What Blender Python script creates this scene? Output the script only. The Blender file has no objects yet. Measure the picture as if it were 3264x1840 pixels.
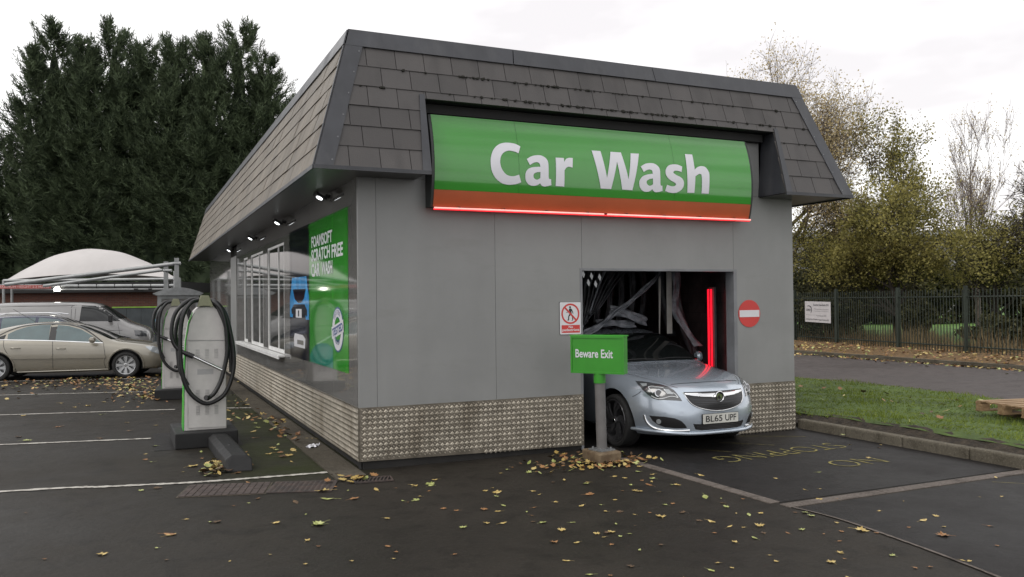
import bpy, bmesh, math, random
import numpy as np
from mathutils import Vector, Matrix, geometry
from mathutils.bvhtree import BVHTree
random.seed(7); rng = np.random.default_rng(7)
scn = bpy.context.scene
col = scn.collection
R_ = math.radians
PI = math.pi

# ------------------------------------------------------------------ camera
CAM = (-2.2951, -9.1503, 1.85)
yaw, pitch, roll = -0.4272, 0.0154, -0.0103
fv = Vector((-math.sin(yaw)*math.cos(pitch), math.cos(yaw)*math.cos(pitch), math.sin(pitch)))
rv = Vector((math.cos(yaw), math.sin(yaw), 0)); uv_ = rv.cross(fv)
r2 = rv*math.cos(roll) + uv_*math.sin(roll); u2 = -rv*math.sin(roll) + uv_*math.cos(roll)
cd = bpy.data.cameras.new('camera'); cam = bpy.data.objects.new('camera', cd); col.objects.link(cam)
cam.matrix_world = Matrix(((r2.x, u2.x, -fv.x, CAM[0]), (r2.y, u2.y, -fv.y, CAM[1]), (r2.z, u2.z, -fv.z, CAM[2]), (0, 0, 0, 1)))
cd.sensor_width = 36; cd.lens = 2673.95/3264*36; cd.clip_start = .05; cd.clip_end = 1500
scn.camera = cam

# ------------------------------------------------------------------ sky and sun (overcast)
SUN_EL, SUN_AZ = R_(48), R_(250)      # azimuth of the hidden sun, clockwise from +Y
w = bpy.data.worlds.new("World"); scn.world = w; w.use_nodes = True
nt = w.node_tree; N = nt.nodes; L = nt.links
bg = N['Background']
sky = N.new('ShaderNodeTexSky'); sky.sky_type = 'NISHITA'; sky.sun_disc = False
sky.sun_elevation = SUN_EL; sky.sun_rotation = SUN_AZ; sky.air_density = 1.5; sky.dust_density = 4
tc = N.new('ShaderNodeTexCoord')
mp = N.new('ShaderNodeMapping'); mp.inputs['Scale'].default_value = (1, 1, 2.6); mp.inputs['Location'].default_value = (.35, .1, .2)
n1 = N.new('ShaderNodeTexNoise'); n1.inputs['Scale'].default_value = 2.1; n1.inputs['Detail'].default_value = 5; n1.inputs['Roughness'].default_value = .5
cr = N.new('ShaderNodeValToRGB')
cr.color_ramp.elements[0].position = .37; cr.color_ramp.elements[0].color = (6.9, 6.65, 6.75, 1)
cr.color_ramp.elements[1].position = .56; cr.color_ramp.elements[1].color = (10.6, 10.5, 10.45, 1)
mx = N.new('ShaderNodeMix'); mx.data_type = 'RGBA'; mx.inputs['Factor'].default_value = .93
L.new(tc.outputs['Generated'], mp.inputs['Vector']); L.new(mp.outputs[0], n1.inputs['Vector']); L.new(n1.outputs['Fac'], cr.inputs['Fac'])
L.new(sky.outputs[0], mx.inputs['A']); L.new(cr.outputs['Color'], mx.inputs['B']); L.new(mx.outputs['Result'], bg.inputs['Color'])
bg.inputs['Strength'].default_value = .1
sd = bpy.data.lights.new('sun', 'SUN'); sd.energy = .6; sd.angle = R_(25); sd.color = (1, .97, .93)
so = bpy.data.objects.new('sun', sd); col.objects.link(so)
sdir = Vector((math.sin(SUN_AZ)*math.cos(SUN_EL), math.cos(SUN_AZ)*math.cos(SUN_EL), math.sin(SUN_EL)))
so.rotation_euler = sdir.to_track_quat('Z', 'Y').to_euler(); so.location = (-20, -10, 30)
scn.view_settings.view_transform = 'Standard'; scn.view_settings.look = 'None'
scn.view_settings.exposure = .55; scn.view_settings.gamma = 1
scn.cycles.max_bounces = 6; scn.cycles.transparent_max_bounces = 12

# ------------------------------------------------------------------ helpers
def link(o, parent=None):
    col.objects.link(o)
    if parent: o.parent = parent
    return o
def tag(o, label=None, cat=None, group=None, kind=None):
    if label: o['label'] = label
    if cat: o['category'] = cat
    if group: o['group'] = group
    if kind: o['kind'] = kind
    return o
def thing(name, label, cat, loc=(0, 0, 0), rotz=0, group=None):
    o = bpy.data.objects.new(name, None); o.location = loc; o.rotation_euler = (0, 0, rotz); o.empty_display_size = .2
    link(o); return tag(o, label, cat, group)
def copy_tree(o, parent=None):
    c = o.copy(); col.objects.link(c); c.parent = parent
    for ch in [x for x in o.children]: copy_tree(ch, c)
    return c
class MB:
    def __init__(s): s.v = []; s.f = []; s.m = []; s.cm = 0
    def add(s, vs, fs):
        b = len(s.v); s.v += [tuple(p) for p in vs]; s.f += [tuple(i+b for i in q) for q in fs]; s.m += [s.cm]*len(fs); return s
    def box(s, a, b):
        x0, y0, z0 = a; x1, y1, z1 = b
        return s.add([(x0,y0,z0),(x1,y0,z0),(x1,y1,z0),(x0,y1,z0),(x0,y0,z1),(x1,y0,z1),(x1,y1,z1),(x0,y1,z1)],
                     [(0,3,2,1),(4,5,6,7),(0,1,5,4),(1,2,6,5),(2,3,7,6),(3,0,4,7)])
    def obox(s, c, ax, ay, az, hx, hy, hz):
        c, ax, ay, az = map(Vector, (c, ax, ay, az)); P = []
        for sz in (-1, 1):
            for sx, sy in ((-1,-1),(1,-1),(1,1),(-1,1)): P.append(c+ax*hx*sx+ay*hy*sy+az*hz*sz)
        return s.add(P, [(0,3,2,1),(4,5,6,7),(0,1,5,4),(1,2,6,5),(2,3,7,6),(3,0,4,7)])
    def prism(s, pts, d):           # closed 3-D polygon pushed by vector d
        n = len(pts); P = [Vector(p) for p in pts]; d = Vector(d)
        return s.add(P+[p+d for p in P], [tuple(range(n))[::-1], tuple(range(n, 2*n))]+[(i, (i+1) % n, n+(i+1) % n, n+i) for i in range(n)])
    def tube(s, pts, r, n=8, caps=True):
        P = [Vector(p) for p in pts]; m = len(P); rr = r if isinstance(r, (list, tuple)) else [r]*m
        vs = []; up = None
        for i in range(m):
            t = (P[min(i+1, m-1)]-P[max(i-1, 0)]).normalized()
            if up is None: up = Vector((0, 0, 1)) if abs(t.z) < .9 else Vector((1, 0, 0))
            a = t.cross(up).normalized(); b = a.cross(t).normalized(); up = b
            for k in range(n):
                g = 2*PI*k/n; vs.append(P[i]+(a*math.cos(g)+b*math.sin(g))*rr[i])
        fs = [(i*n+k, i*n+(k+1) % n, (i+1)*n+(k+1) % n, (i+1)*n+k) for i in range(m-1) for k in range(n)]
        if caps: fs += [tuple(range(n))[::-1], tuple(range((m-1)*n, m*n))]
        return s.add(vs, fs)
    def lathe(s, prof, c=(0,0,0), ax='y', n=32):   # profile (radius, axial)
        vs = []; c = Vector(c)
        for r, a in prof:
            for k in range(n):
                g = 2*PI*k/n; p, q = r*math.cos(g), r*math.sin(g)
                vs.append(c+Vector((p, a, q) if ax == 'y' else (p, q, a) if ax == 'z' else (a, p, q)))
        m = len(prof); fs = [(i*n+k, i*n+(k+1) % n, (i+1)*n+(k+1) % n, (i+1)*n+k) for i in range(m-1) for k in range(n)]
        return s.add(vs, fs)
    def build(s, name, mats, parent=None, smooth=False, bevel=0, fix=True):
        me = bpy.data.meshes.new(name); me.from_pydata(s.v, [], s.f)
        for m in (mats if isinstance(mats, (list, tuple)) else [mats]): me.materials.append(m)
        if max(s.m, default=0): me.polygons.foreach_set('material_index', s.m)
        if fix:
            bm = bmesh.new(); bm.from_mesh(me); bmesh.ops.recalc_face_normals(bm, faces=bm.faces); bm.to_mesh(me); bm.free()
        if smooth:
            me.polygons.foreach_set('use_smooth', [True]*len(me.polygons)); me.set_sharp_from_angle(angle=R_(38))
        o = bpy.data.objects.new(name, me); link(o, parent)
        if bevel:
            b = o.modifiers.new('bevel', 'BEVEL'); b.width = bevel; b.segments = 2; b.limit_method = 'ANGLE'; b.angle_limit = R_(40)
        return o
def spline(pts, n=8, closed=False):
    P = [Vector(p) for p in pts]; out = []; m = len(P)
    for i in range(m if closed else m-1):
        g = (lambda k: P[k % m]) if closed else (lambda k: P[min(max(k, 0), m-1)])
        a, b, c, d = g(i-1), g(i), g(i+1), g(i+2)
        for k in range(n):
            t = k/n
            out.append(.5*((2*b)+(-a+c)*t+(2*a-5*b+4*c-d)*t*t+(-a+3*b-3*c+d)*t**3))
    if not closed: out.append(P[-1])
    return out

# ---- procedural material
def mat(name, c, rough=.5, metal=0, var=.12, vs=3, bump=0, bs=60, spec=.5, coat=0, c2=None, lo=.4, hi=.62, rvar=0, emit=None, es=0, det=6, stretch=(1,1,1), alpha=1, bdist=.01):
    m = bpy.data.materials.new(name); m.use_nodes = True; nt = m.node_tree; N = nt.nodes; L = nt.links
    b = N['Principled BSDF']; c = tuple(c)+(1,) if len(c) == 3 else c
    tc = N.new('ShaderNodeTexCoord'); mp = N.new('ShaderNodeMapping'); mp.inputs['Scale'].default_value = stretch
    L.new(tc.outputs['Object'], mp.inputs[0])
    ns = N.new('ShaderNodeTexNoise'); ns.inputs['Scale'].default_value = vs; ns.inputs['Detail'].default_value = det; ns.inputs['Roughness'].default_value = .6
    L.new(mp.outputs[0], ns.inputs['Vector'])
    r = N.new('ShaderNodeValToRGB'); e = r.color_ramp.elements; e[0].position = lo; e[1].position = hi
    if c2 is None: e[0].color = tuple(x*(1-var) for x in c[:3])+(1,); e[1].color = tuple(min(1, x*(1+var)) for x in c[:3])+(1,)
    else: e[0].color = c; e[1].color = tuple(c2)+(1,)
    L.new(ns.outputs['Fac'], r.inputs['Fac']); L.new(r.outputs['Color'], b.inputs['Base Color'])
    b.inputs['Roughness'].default_value = rough; b.inputs['Metallic'].default_value = metal
    b.inputs['Specular IOR Level'].default_value = spec; b.inputs['Coat Weight'].default_value = coat; b.inputs['Coat Roughness'].default_value = .04
    if alpha < 1: b.inputs['Alpha'].default_value = alpha
    if rvar:
        mr = N.new('ShaderNodeMapRange'); mr.inputs['From Min'].default_value = .3; mr.inputs['From Max'].default_value = .7
        mr.inputs['To Min'].default_value = max(0.02, rough-rvar); mr.inputs['To Max'].default_value = min(1, rough+rvar)
        L.new(ns.outputs['Fac'], mr.inputs['Value']); L.new(mr.outputs[0], b.inputs['Roughness'])
    if bump:
        n2 = N.new('ShaderNodeTexNoise'); n2.inputs['Scale'].default_value = bs; n2.inputs['Detail'].default_value = 4
        L.new(mp.outputs[0], n2.inputs['Vector'])
        bp = N.new('ShaderNodeBump'); bp.inputs['Strength'].default_value = bump; bp.inputs['Distance'].default_value = bdist
        L.new(n2.outputs['Fac'], bp.inputs['Height']); L.new(bp.outputs[0], b.inputs['Normal'])
    if emit: b.inputs['Emission Color'].default_value = tuple(emit)+(1,); b.inputs['Emission Strength'].default_value = es
    return m

# ---- lettering from the built-in font, laid into a given width and height
def text2d(s, bold=0.0):
    cu = bpy.data.curves.new('t', 'FONT'); cu.body = s; cu.size = 1; cu.offset = bold; cu.resolution_u = 4
    o = bpy.data.objects.new('t', cu); col.objects.link(o)
    dg = bpy.context.evaluated_depsgraph_get(); dg.update()
    me = o.evaluated_get(dg).to_mesh()
    V = [(v.co.x, v.co.y) for v in me.vertices]; F = [tuple(p.vertices) for p in me.polygons]
    o.evaluated_get(dg).to_mesh_clear(); bpy.data.objects.remove(o); bpy.data.curves.remove(cu)
    xs = [v[0] for v in V]; ys = [v[1] for v in V]
    x0, x1, y0, y1 = min(xs), max(xs), min(ys), max(ys)
    return [((x-x0)/(x1-x0), (y-y0)/(y1-y0)) for x, y in V], F, (x1-x0)/(y1-y0)
def put_text(mb, s, o, ux, uy, wd, ht, bold=0.0, out=(0,0,0)):
    V, F, asp = text2d(s, bold); o, ux, uy, out = map(Vector, (o, ux, uy, out))
    mb.add([o+ux*(x*wd)+uy*(y*ht)+out for x, y in V], F)
def disc(c, ux, uy, r, n=40, r2=None):
    c, ux, uy = map(Vector, (c, ux, uy)); return [c+ux*r*math.cos(2*PI*k/n)+uy*(r2 or r)*math.sin(2*PI*k/n) for k in range(n)]
def ring(mb, c, ux, uy, ro, ri, n=48):
    a = disc(c, ux, uy, ro, n); b = disc(c, ux, uy, ri, n)
    mb.add(a+b, [(k, (k+1) % n, n+(k+1) % n, n+k) for k in range(n)])

# ================================================================== SETTING: ground
def ground_mat(name, c, c2, moss=False, rough=.55):
    m = bpy.data.materials.new(name); m.use_nodes = True; nt = m.node_tree; N = nt.nodes; L = nt.links; b = N['Principled BSDF']
    tc = N.new('ShaderNodeTexCoord')
    def noise(s, d=5, r=.6):
        n = N.new('ShaderNodeTexNoise'); n.inputs['Scale'].default_value = s; n.inputs['Detail'].default_value = d; n.inputs['Roughness'].default_value = r
        L.new(tc.outputs['Object'], n.inputs['Vector']); return n
    def mix(a, bb, fac, typ='MIX'):
        x = N.new('ShaderNodeMix'); x.data_type = 'RGBA'; x.blend_type = typ
        if isinstance(fac, float): x.inputs['Factor'].default_value = fac
        else: L.new(fac, x.inputs['Factor'])
        for i, q in (('A', a), ('B', bb)):
            if isinstance(q, tuple): x.inputs[i].default_value = q+(1,)
            else: L.new(q, x.inputs[i])
        return x.outputs['Result']
    def ramp(src, p0, p1, v0=0., v1=1.):
        r = N.new('ShaderNodeMapRange'); r.inputs['From Min'].default_value = p0; r.inputs['From Max'].default_value = p1
        r.inputs['To Min'].default_value = v0; r.inputs['To Max'].default_value = v1; L.new(src, r.inputs['Value']); return r.outputs[0]
    big = noise(.45, 7, .62); mid = noise(3.3, 6, .65); fine = noise(150, 3, .7); grit2 = noise(42, 4, .75)
    base = mix(c, c2, ramp(big.outputs['Fac'], .38, .64))
    base = mix(base, tuple(x*.5 for x in c), ramp(mid.outputs['Fac'], .50, .68, 0., .75))
    grit = ramp(fine.outputs['Fac'], .56, .72)
    base = mix(base, tuple(min(1, x*2.8) for x in c2), ramp(fine.outputs['Fac'], .56, .74, 0., .8))
    base = mix(base, tuple(min(1, x*1.9) for x in c2), ramp(grit2.outputs['Fac'], .55, .72, 0., .75)); base = mix(base, tuple(x*.45 for x in c), ramp(grit2.outputs['Fac'], .45, .30, 0., .7))
    spots = noise(11, 2, .4)
    base = mix(base, tuple(x*3.2 for x in c), ramp(spots.outputs['Fac'], .76, .79, 0., .6))
    if moss:
        sx = N.new('ShaderNodeSeparateXYZ'); L.new(tc.outputs['Object'], sx.inputs[0])
        a = ramp(sx.outputs['X'], -1.55, -.75); a2 = ramp(sx.outputs['X'], .3, -.2); a3 = ramp(sx.outputs['Y'], -.5, .4); a4 = ramp(sx.outputs['Y'], 12., 6.)
        mn = noise(1.6, 6, .7); k = ramp(mn.outputs['Fac'], .28, .56)
        for q in (a, a2, a3, a4):
            mm = N.new('ShaderNodeMath'); mm.operation = 'MULTIPLY'; L.new(k, mm.inputs[0]); L.new(q, mm.inputs[1]); k = mm.outputs[0]
        m2 = N.new('ShaderNodeMath'); m2.operation = 'MULTIPLY'; L.new(k, m2.inputs[0]); m2.inputs[1].default_value = .8; k = m2.outputs[0]
        base = mix(base, (.024, .030, .006), k)
    L.new(base, b.inputs['Base Color'])
    L.new(ramp(big.outputs['Fac'], .35, .65, rough-.12, rough+.16), b.inputs['Roughness'])
    b.inputs['Specular IOR Level'].default_value = .14
    bp = N.new('ShaderNodeBump'); bp.inputs['Strength'].default_value = .35; bp.inputs['Distance'].default_value = .006
    L.new(fine.outputs['Fac'], bp.inputs['Height'])
    bp2 = N.new('ShaderNodeBump'); bp2.inputs['Strength'].default_value = .25; bp2.inputs['Distance'].default_value = .05
    L.new(mid.outputs['Fac'], bp2.inputs['Height']); L.new(bp.outputs[0], bp2.inputs['Normal']); L.new(bp2.outputs[0], b.inputs['Normal'])
    return m
M_tar = ground_mat('car_park_tarmac', (.0165, .0145, .012), (.027, .0235, .019), moss=True, rough=.55)
M_fore = ground_mat('forecourt_tarmac', (.011, .0102, .0100), (.0175, .016, .0155), rough=.50)
M_road = ground_mat('road_tarmac', (.060, .052, .050), (.078, .068, .065), rough=.6)
M_conc = ground_mat('concrete', (.060, .052, .040), (.090, .080, .064), rough=.8)
M_sett = ground_mat('edging_stone', (.085, .072, .062), (.13, .112, .10), rough=.75)
M_kerb = ground_mat('kerb_stone', (.075, .065, .048), (.12, .108, .085), rough=.85)
M_earth = mat('damp_earth', (.020, .015, .010), .95, c2=(.045, .034, .022), vs=9, bump=.8, bs=30, bdist=.03)
M_litter = mat('leaf_litter_verge', (.075, .045, .018), .9, c2=(.20, .115, .040), vs=7, bump=.9, bs=35, bdist=.04)
M_grassbase = mat('grass_soil', (.040, .065, .012), .95, c2=(.07, .11, .02), vs=2.2, bump=.6, bs=20, bdist=.03)
M_field = mat('field_grass', (.06, .135, .022), .95, c2=(.11, .21, .035), vs=1.2)
M_line = mat('road_paint_white', (.42, .40, .36), .7, c2=(.16, .14, .12), lo=.50, hi=.66, vs=14, det=8)
M_yel = mat('worn_yellow_paint', (.22, .19, .05), .8, c2=(.045, .04, .02), lo=.46, hi=.62, vs=9, det=8)

def sheet(name, pts, z, m, holes=None):
    b = MB(); b.add([(x, y, z) for x, y in pts], [tuple(range(len(pts)))]); o = b.build(name, m, fix=False)
    if o.data.polygons[0].normal.z < 0: o.data.flip_normals()
    return tag(o, kind='structure')
sheet('ground', [(-90, -40), (90, -40), (90, 160), (-90, 160)], 0, M_tar)
# forecourt inside and beyond the stone edging
sheet('forecourt', [(3.06, -3.2), (6.36, -3.2), (6.40, 20), (2.4, 20), (2.75, 0.0), (2.93, -.7)], .004, M_fore)
sheet('forecourt_apron', [(3.06, -3.42), (6.6, -3.42), (9, -3.6), (9, -14), (-.5, -14), (2.5, -7.2), (2.90, -5.4), (3.02, -4.67), (3.09, -3.9)], .003, M_fore)
def strip(name, pts, wd, z0, z1, m, gap=None, jit=0.0):
    b = MB(); P = [Vector((x, y, 0)) for x, y in pts]
    for i in range(len(P)-1):
        a, c = P[i], P[i+1]; t = (c-a); ln = t.length; t.normalize(); nrm = Vector((-t.y, t.x, 0))
        k = max(1, round(ln/gap)) if gap else 1
        for j in range(k):
            s0 = a+t*(ln*j/k+(.006 if gap else 0)); s1 = a+t*(ln*(j+1)/k-(.006 if gap else 0)); q = random.uniform(-jit, jit); e = random.uniform(-jit, jit)*.4
            b.add([s0-nrm*(wd/2-e)+Vector((0,0,z0)), s1-nrm*(wd/2-e)+Vector((0,0,z0)), s1+nrm*(wd/2+e)+Vector((0,0,z0)), s0+nrm*(wd/2+e)+Vector((0,0,z0)),
                   s0-nrm*(wd/2-e)+Vector((0,0,z1+q)), s1-nrm*(wd/2-e)+Vector((0,0,z1+q)), s1+nrm*(wd/2+e)+Vector((0,0,z1+q)), s0+nrm*(wd/2+e)+Vector((0,0,z1+q))],
                  [(0,3,2,1),(4,5,6,7),(0,1,5,4),(1,2,6,5),(2,3,7,6),(3,0,4,7)])
    return b
def edging():
    b = strip('', [(2.93, -.72), (3.01, -3.20)], .12, -.02, .010, M_sett, gap=.9, jit=.0015)
    c = strip('', [(3.0, -3.32), (4.2, -3.315), (6.36, -3.31), (12, -3.30)], .13, -.02, .010, M_sett, gap=.9, jit=.0015)
    b.add(c.v, c.f); b.m = [0]*len(b.f)
    return tag(b.build('edging_stones', M_sett, bevel=.004), kind='structure')
edging()
# tarmac joint (pale crack line running to the camera's right)
cr_pts = spline([(3.03, -3.36, 0), (3.09, -3.85, 0), (3.04, -4.5, 0), (2.92, -5.31, 0), (2.6, -6.8, 0), (2.2, -8.4, 0)], 14)
b = MB()
for i in range(len(cr_pts)-1):
    a, c = cr_pts[i], cr_pts[i+1]; w0 = .011+.006*random.random(); w1 = w0
    b.add([(a.x-w0, a.y, .0075), (c.x-w1, c.y, .0075), (c.x+w1, c.y, .0075), (a.x+w0, a.y, .0075)], [(0, 1, 2, 3)])
tag(b.build('tarmac_joint', M_sett), kind='structure')
# concrete strip along the left wall
b = MB(); b.box((-.30, -.42, -.05), (.0, 19.3, .012)); b.box((-.34, -.42, -.05), (-.30, 19.3, .022))
tag(b.build('concrete_strip', M_conc), kind='structure')
# right kerb, soil edge, verge
kb = MB(); ys = [.10, -.78, -1.69, -2.60, -3.51, -4.42, -5.3]
for i in range(len(ys)-1):
    kb.box((6.36, ys[i+1]+.006, -.05), (6.49, ys[i]-.006, .135+random.uniform(-.004, .004)))
tag(kb.build('kerb', M_kerb, bevel=.022), kind='structure')
def undulate(name, x0, x1, y0, y1, nx, ny, zf, m):
    vs = []; fs = []
    for j in range(ny+1):
        for i in range(nx+1):
            x = x0+(x1-x0)*i/nx; y = y0+(y1-y0)*j/ny; vs.append((x, y, zf(x, y)))
    for j in range(ny):
        for i in range(nx): a = j*(nx+1)+i; fs.append((a, a+1, a+nx+2, a+nx+1))
    b = MB(); b.add(vs, fs); o = b.build(name, m, smooth=True, fix=False); return tag(o, kind='structure')
def vz(x, y):
    e = min(1, max(0, (x-6.50)/.35)); s = e*e*(3-2*e)
    far = min(1, max(0, (11.0-x)/.5))
    return .055+.13*s*(.35+.65*far)+.02*math.sin(x*2.3+y*1.1)*s+.012*math.sin(x*7+y*5.3)*s
undulate('earth_edge', 6.47, 7.0, -9, 19, 8, 160, lambda x, y: vz(x, y)+.012*math.sin(y*23)*math.sin(x*31), M_earth)
undulate('grass_verge', 6.74, 11.05, -12, 40, 34, 260, lambda x, y: vz(x, y)+.008, M_grassbase)
# road and far side
kb = MB()
for i in range(70):
    y0 = -20+i*.915; kb.box((11.04, y0+.005, -.05), (11.17, y0+.91, .10)); kb.box((17.75, y0+.005, -.05), (17.90, y0+.91, .13))
tag(kb.build('road_kerb', M_kerb), kind='structure')
sheet('road', [(11.17, -40), (17.75, -40), (17.75, 150), (11.17, 150)], .012, M_road)
undulate('leafy_verge', 17.90, 23.2, -10, 90, 20, 200, lambda x, y: .12+.05*(x-17.9)/3+.02*math.sin(y*1.7+x)+.012*math.sin(y*6.1+x*4), M_litter)
undulate('field', 23.2, 90, -20, 140, 20, 40, lambda x, y: .17+.012*(x-23)+.10*math.sin(x*.2+y*.1), M_field)
# bay lines, worn and slightly uneven
def line_thing(pts, wd=.075, m=M_line, z=.007, name='parking_line'):
    P = spline([(x, y, 0) for x, y in pts], 24); b = MB()
    for i in range(len(P)-1):
        a, c = P[i], P[i+1]; t = (c-a).normalized(); n = Vector((-t.y, t.x, 0))
        h0 = wd/2*(1+.25*math.sin(i*1.9)+.18*math.sin(i*.7+1)); h1 = wd/2*(1+.25*math.sin((i+1)*1.9)+.18*math.sin((i+1)*.7+1))
        b.add([a-n*h0+Vector((0,0,z)), c-n*h1+Vector((0,0,z)), c+n*h1+Vector((0,0,z)), a+n*h0+Vector((0,0,z))], [(0, 1, 2, 3)])
    return tag(b.build(name, m, fix=False), kind='structure')
line_thing([(-8, 1.25), (-3.48, .62), (-2.5, .38), (-1.77, .20), (-1.1, .12), (-.32, .06)])
line_thing([(-9, 5.0), (-3.89, 3.93), (-2.04, 3.53)])
line_thing([(-9, 8.6), (-4.32, 7.5), (-1.58, 6.83)]); line_thing([(-.9, 6.66), (-.31, 6.38)])
line_thing([(-9, 12.4), (-4.77, 11.23), (-2.0, 10.44)])
line_thing([(-9, 16.1), (-3.9, 14.58), (-1.69, 13.9)])
# worn yellow lettering read from the door side, faint scrapes
def stroke(b, pts, wd=.035, z=.0085):
    P = [Vector((x, y, 0)) for x, y in pts]
    for i in range(len(P)-1):
        t = (P[i+1]-P[i]).normalized(); n = Vector((-t.y, t.x, 0))*wd/2; o = Vector((0, 0, z))
        b.add([P[i]-n+o, P[i+1]-n+o, P[i+1]+n+o, P[i]+n+o], [(0, 1, 2, 3)])

# ================================================================== CAR WASH BUILDING
GLYPHS = [[[(1.891,3.673,1),(1.834,3.699,0),(1.763,3.708,0),(1.693,3.705,0),(1.622,3.683,0),(1.561,3.636,0),(1.521,3.575,0),(1.5,3.506,0),(1.496,3.446,0),(1.505,3.374,0),(1.535,3.307,0),(1.585,3.255,0),(1.65,3.221,0),(1.725,3.211,0),(1.81,3.221,0),(1.886,3.246,1),(1.856,3.335,1),(1.811,3.318,0),(1.764,3.311,0),(1.712,3.319,0),(1.67,3.345,0),(1.638,3.386,0),(1.62,3.436,0),(1.618,3.487,0),(1.632,3.54,0),(1.663,3.58,0),(1.706,3.605,0),(1.753,3.613,0),(1.809,3.605,0),(1.859,3.588,1)]],[[(1.961,3.525,1),(2.024,3.562,0),(2.097,3.58,0),(2.16,3.579,0),(2.214,3.552,0),(2.24,3.512,0),(2.245,3.464,1),(2.244,3.332,1),(2.252,3.305,0),(2.277,3.303,1),(2.283,3.233,1),(2.229,3.218,0),(2.185,3.212,0),(2.151,3.224,0),(2.134,3.247,1),(2.093,3.223,0),(2.039,3.213,0),(1.986,3.225,0),(1.948,3.264,0),(1.937,3.316,0),(1.947,3.373,0),(1.979,3.409,0),(2.037,3.432,0),(2.137,3.444,1),(2.127,3.479,0),(2.096,3.496,0),(2.047,3.485,0),(1.999,3.456,1)],[(2.136,3.381,1),(2.094,3.376,0),(2.055,3.359,0),(2.043,3.332,0),(2.055,3.3,0),(2.093,3.287,0),(2.133,3.308,1)]],[[(2.347,3.567,1),(2.459,3.569,1),(2.461,3.52,1),(2.486,3.557,0),(2.527,3.575,0),(2.582,3.577,1),(2.57,3.458,1),(2.52,3.466,0),(2.485,3.451,0),(2.459,3.418,1),(2.457,3.223,1),(2.34,3.226,1)]],[[(2.856,3.69,1),(2.982,3.691,1),(3.05,3.357,1),(3.125,3.691,1),(3.276,3.692,1),(3.361,3.357,1),(3.418,3.691,1),(3.541,3.694,1),(3.419,3.223,1),(3.27,3.226,1),(3.204,3.569,1),(3.111,3.224,1),(2.963,3.225,1)]],[[(3.548,3.528,1),(3.621,3.568,0),(3.706,3.582,0),(3.775,3.57,0),(3.825,3.527,0),(3.835,3.466,1),(3.834,3.329,1),(3.841,3.302,0),(3.864,3.301,1),(3.869,3.236,1),(3.816,3.221,0),(3.762,3.215,0),(3.731,3.23,0),(3.715,3.249,1),(3.67,3.221,0),(3.608,3.213,0),(3.555,3.235,0),(3.522,3.282,0),(3.52,3.34,0),(3.55,3.386,0),(3.604,3.421,0),(3.723,3.447,1),(3.712,3.485,0),(3.674,3.498,0),(3.628,3.484,0),(3.588,3.46,1)],[(3.722,3.385,1),(3.672,3.376,0),(3.633,3.352,0),(3.629,3.322,0),(3.655,3.296,0),(3.686,3.293,0),(3.721,3.311,1)]],[[(4.182,3.564,1),(4.12,3.584,0),(4.049,3.586,0),(3.978,3.569,0),(3.93,3.524,0),(3.917,3.471,0),(3.936,3.419,0),(3.991,3.376,0),(4.057,3.347,0),(4.073,3.324,0),(4.045,3.303,0),(3.997,3.301,0),(3.936,3.316,1),(3.908,3.238,1),(3.972,3.221,0),(4.059,3.218,0),(4.139,3.248,0),(4.187,3.3,0),(4.196,3.367,0),(4.157,3.418,0),(4.078,3.45,0),(4.039,3.474,0),(4.052,3.499,0),(4.095,3.505,0),(4.165,3.492,1)]],[[(4.251,3.737,1),(4.367,3.738,1),(4.376,3.535,1),(4.417,3.568,0),(4.483,3.588,0),(4.548,3.579,0),(4.593,3.527,0),(4.604,3.467,0),(4.593,3.232,1),(4.477,3.23,1),(4.48,3.448,0),(4.465,3.48,0),(4.428,3.478,0),(4.379,3.446,1),(4.363,3.232,1),(4.252,3.23,1)]]]
W_, LEN = 6.242, 18.88
ZB, ZT = 3.261, 4.867
M_wall = mat('grey_cladding', (.222, .226, .222), .40, var=.05, vs=1.1, bump=.04, bs=420, rvar=.05, bdist=.002)
M_wallg = mat('glossy_grey_cladding', (.15, .148, .142), .045, var=.06, vs=.8, spec=.6, bump=.05, bs=1.1, bdist=.02)
def streaks(m, amt=.10, sc=(7, 7, .35), lo=.45, hi=.72, col_=(.10, .10, .095)):
    nt = m.node_tree; N = nt.nodes; L = nt.links; b = N['Principled BSDF']; src = b.inputs['Base Color'].links[0].from_socket
    tc = N.new('ShaderNodeTexCoord'); mp = N.new('ShaderNodeMapping'); mp.inputs['Scale'].default_value = sc; L.new(tc.outputs['Object'], mp.inputs[0])
    n = N.new('ShaderNodeTexNoise'); n.inputs['Scale'].default_value = 1; n.inputs['Detail'].default_value = 6; n.inputs['Roughness'].default_value = .65; L.new(mp.outputs[0], n.inputs['Vector'])
    r = N.new('ShaderNodeMapRange'); r.inputs['From Min'].default_value = lo; r.inputs['From Max'].default_value = hi; r.inputs['To Max'].default_value = amt; L.new(n.outputs['Fac'], r.inputs['Value'])
    x = N.new('ShaderNodeMix'); x.data_type = 'RGBA'; L.new(r.outputs[0], x.inputs['Factor']); L.new(src, x.inputs['A']); x.inputs['B'].default_value = tuple(col_)+(1,); L.new(x.outputs['Result'], b.inputs['Base Color'])
streaks(M_wall, .09, (2.2, 2.2, .25)); streaks(M_wallg, .15, (2.5, 2.5, .3)); streaks(M_wall, .30, (1.2, 1.2, 5), .56, .8, (.14, .135, .12))
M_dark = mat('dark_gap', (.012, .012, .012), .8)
M_soffit = mat('soffit_panel', (.055, .054, .056), .30, var=.04, vs=1.0)
M_flash = mat('dark_flashing', (.029, .031, .037), .42, var=.18, vs=2.5, rvar=.1)
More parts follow.
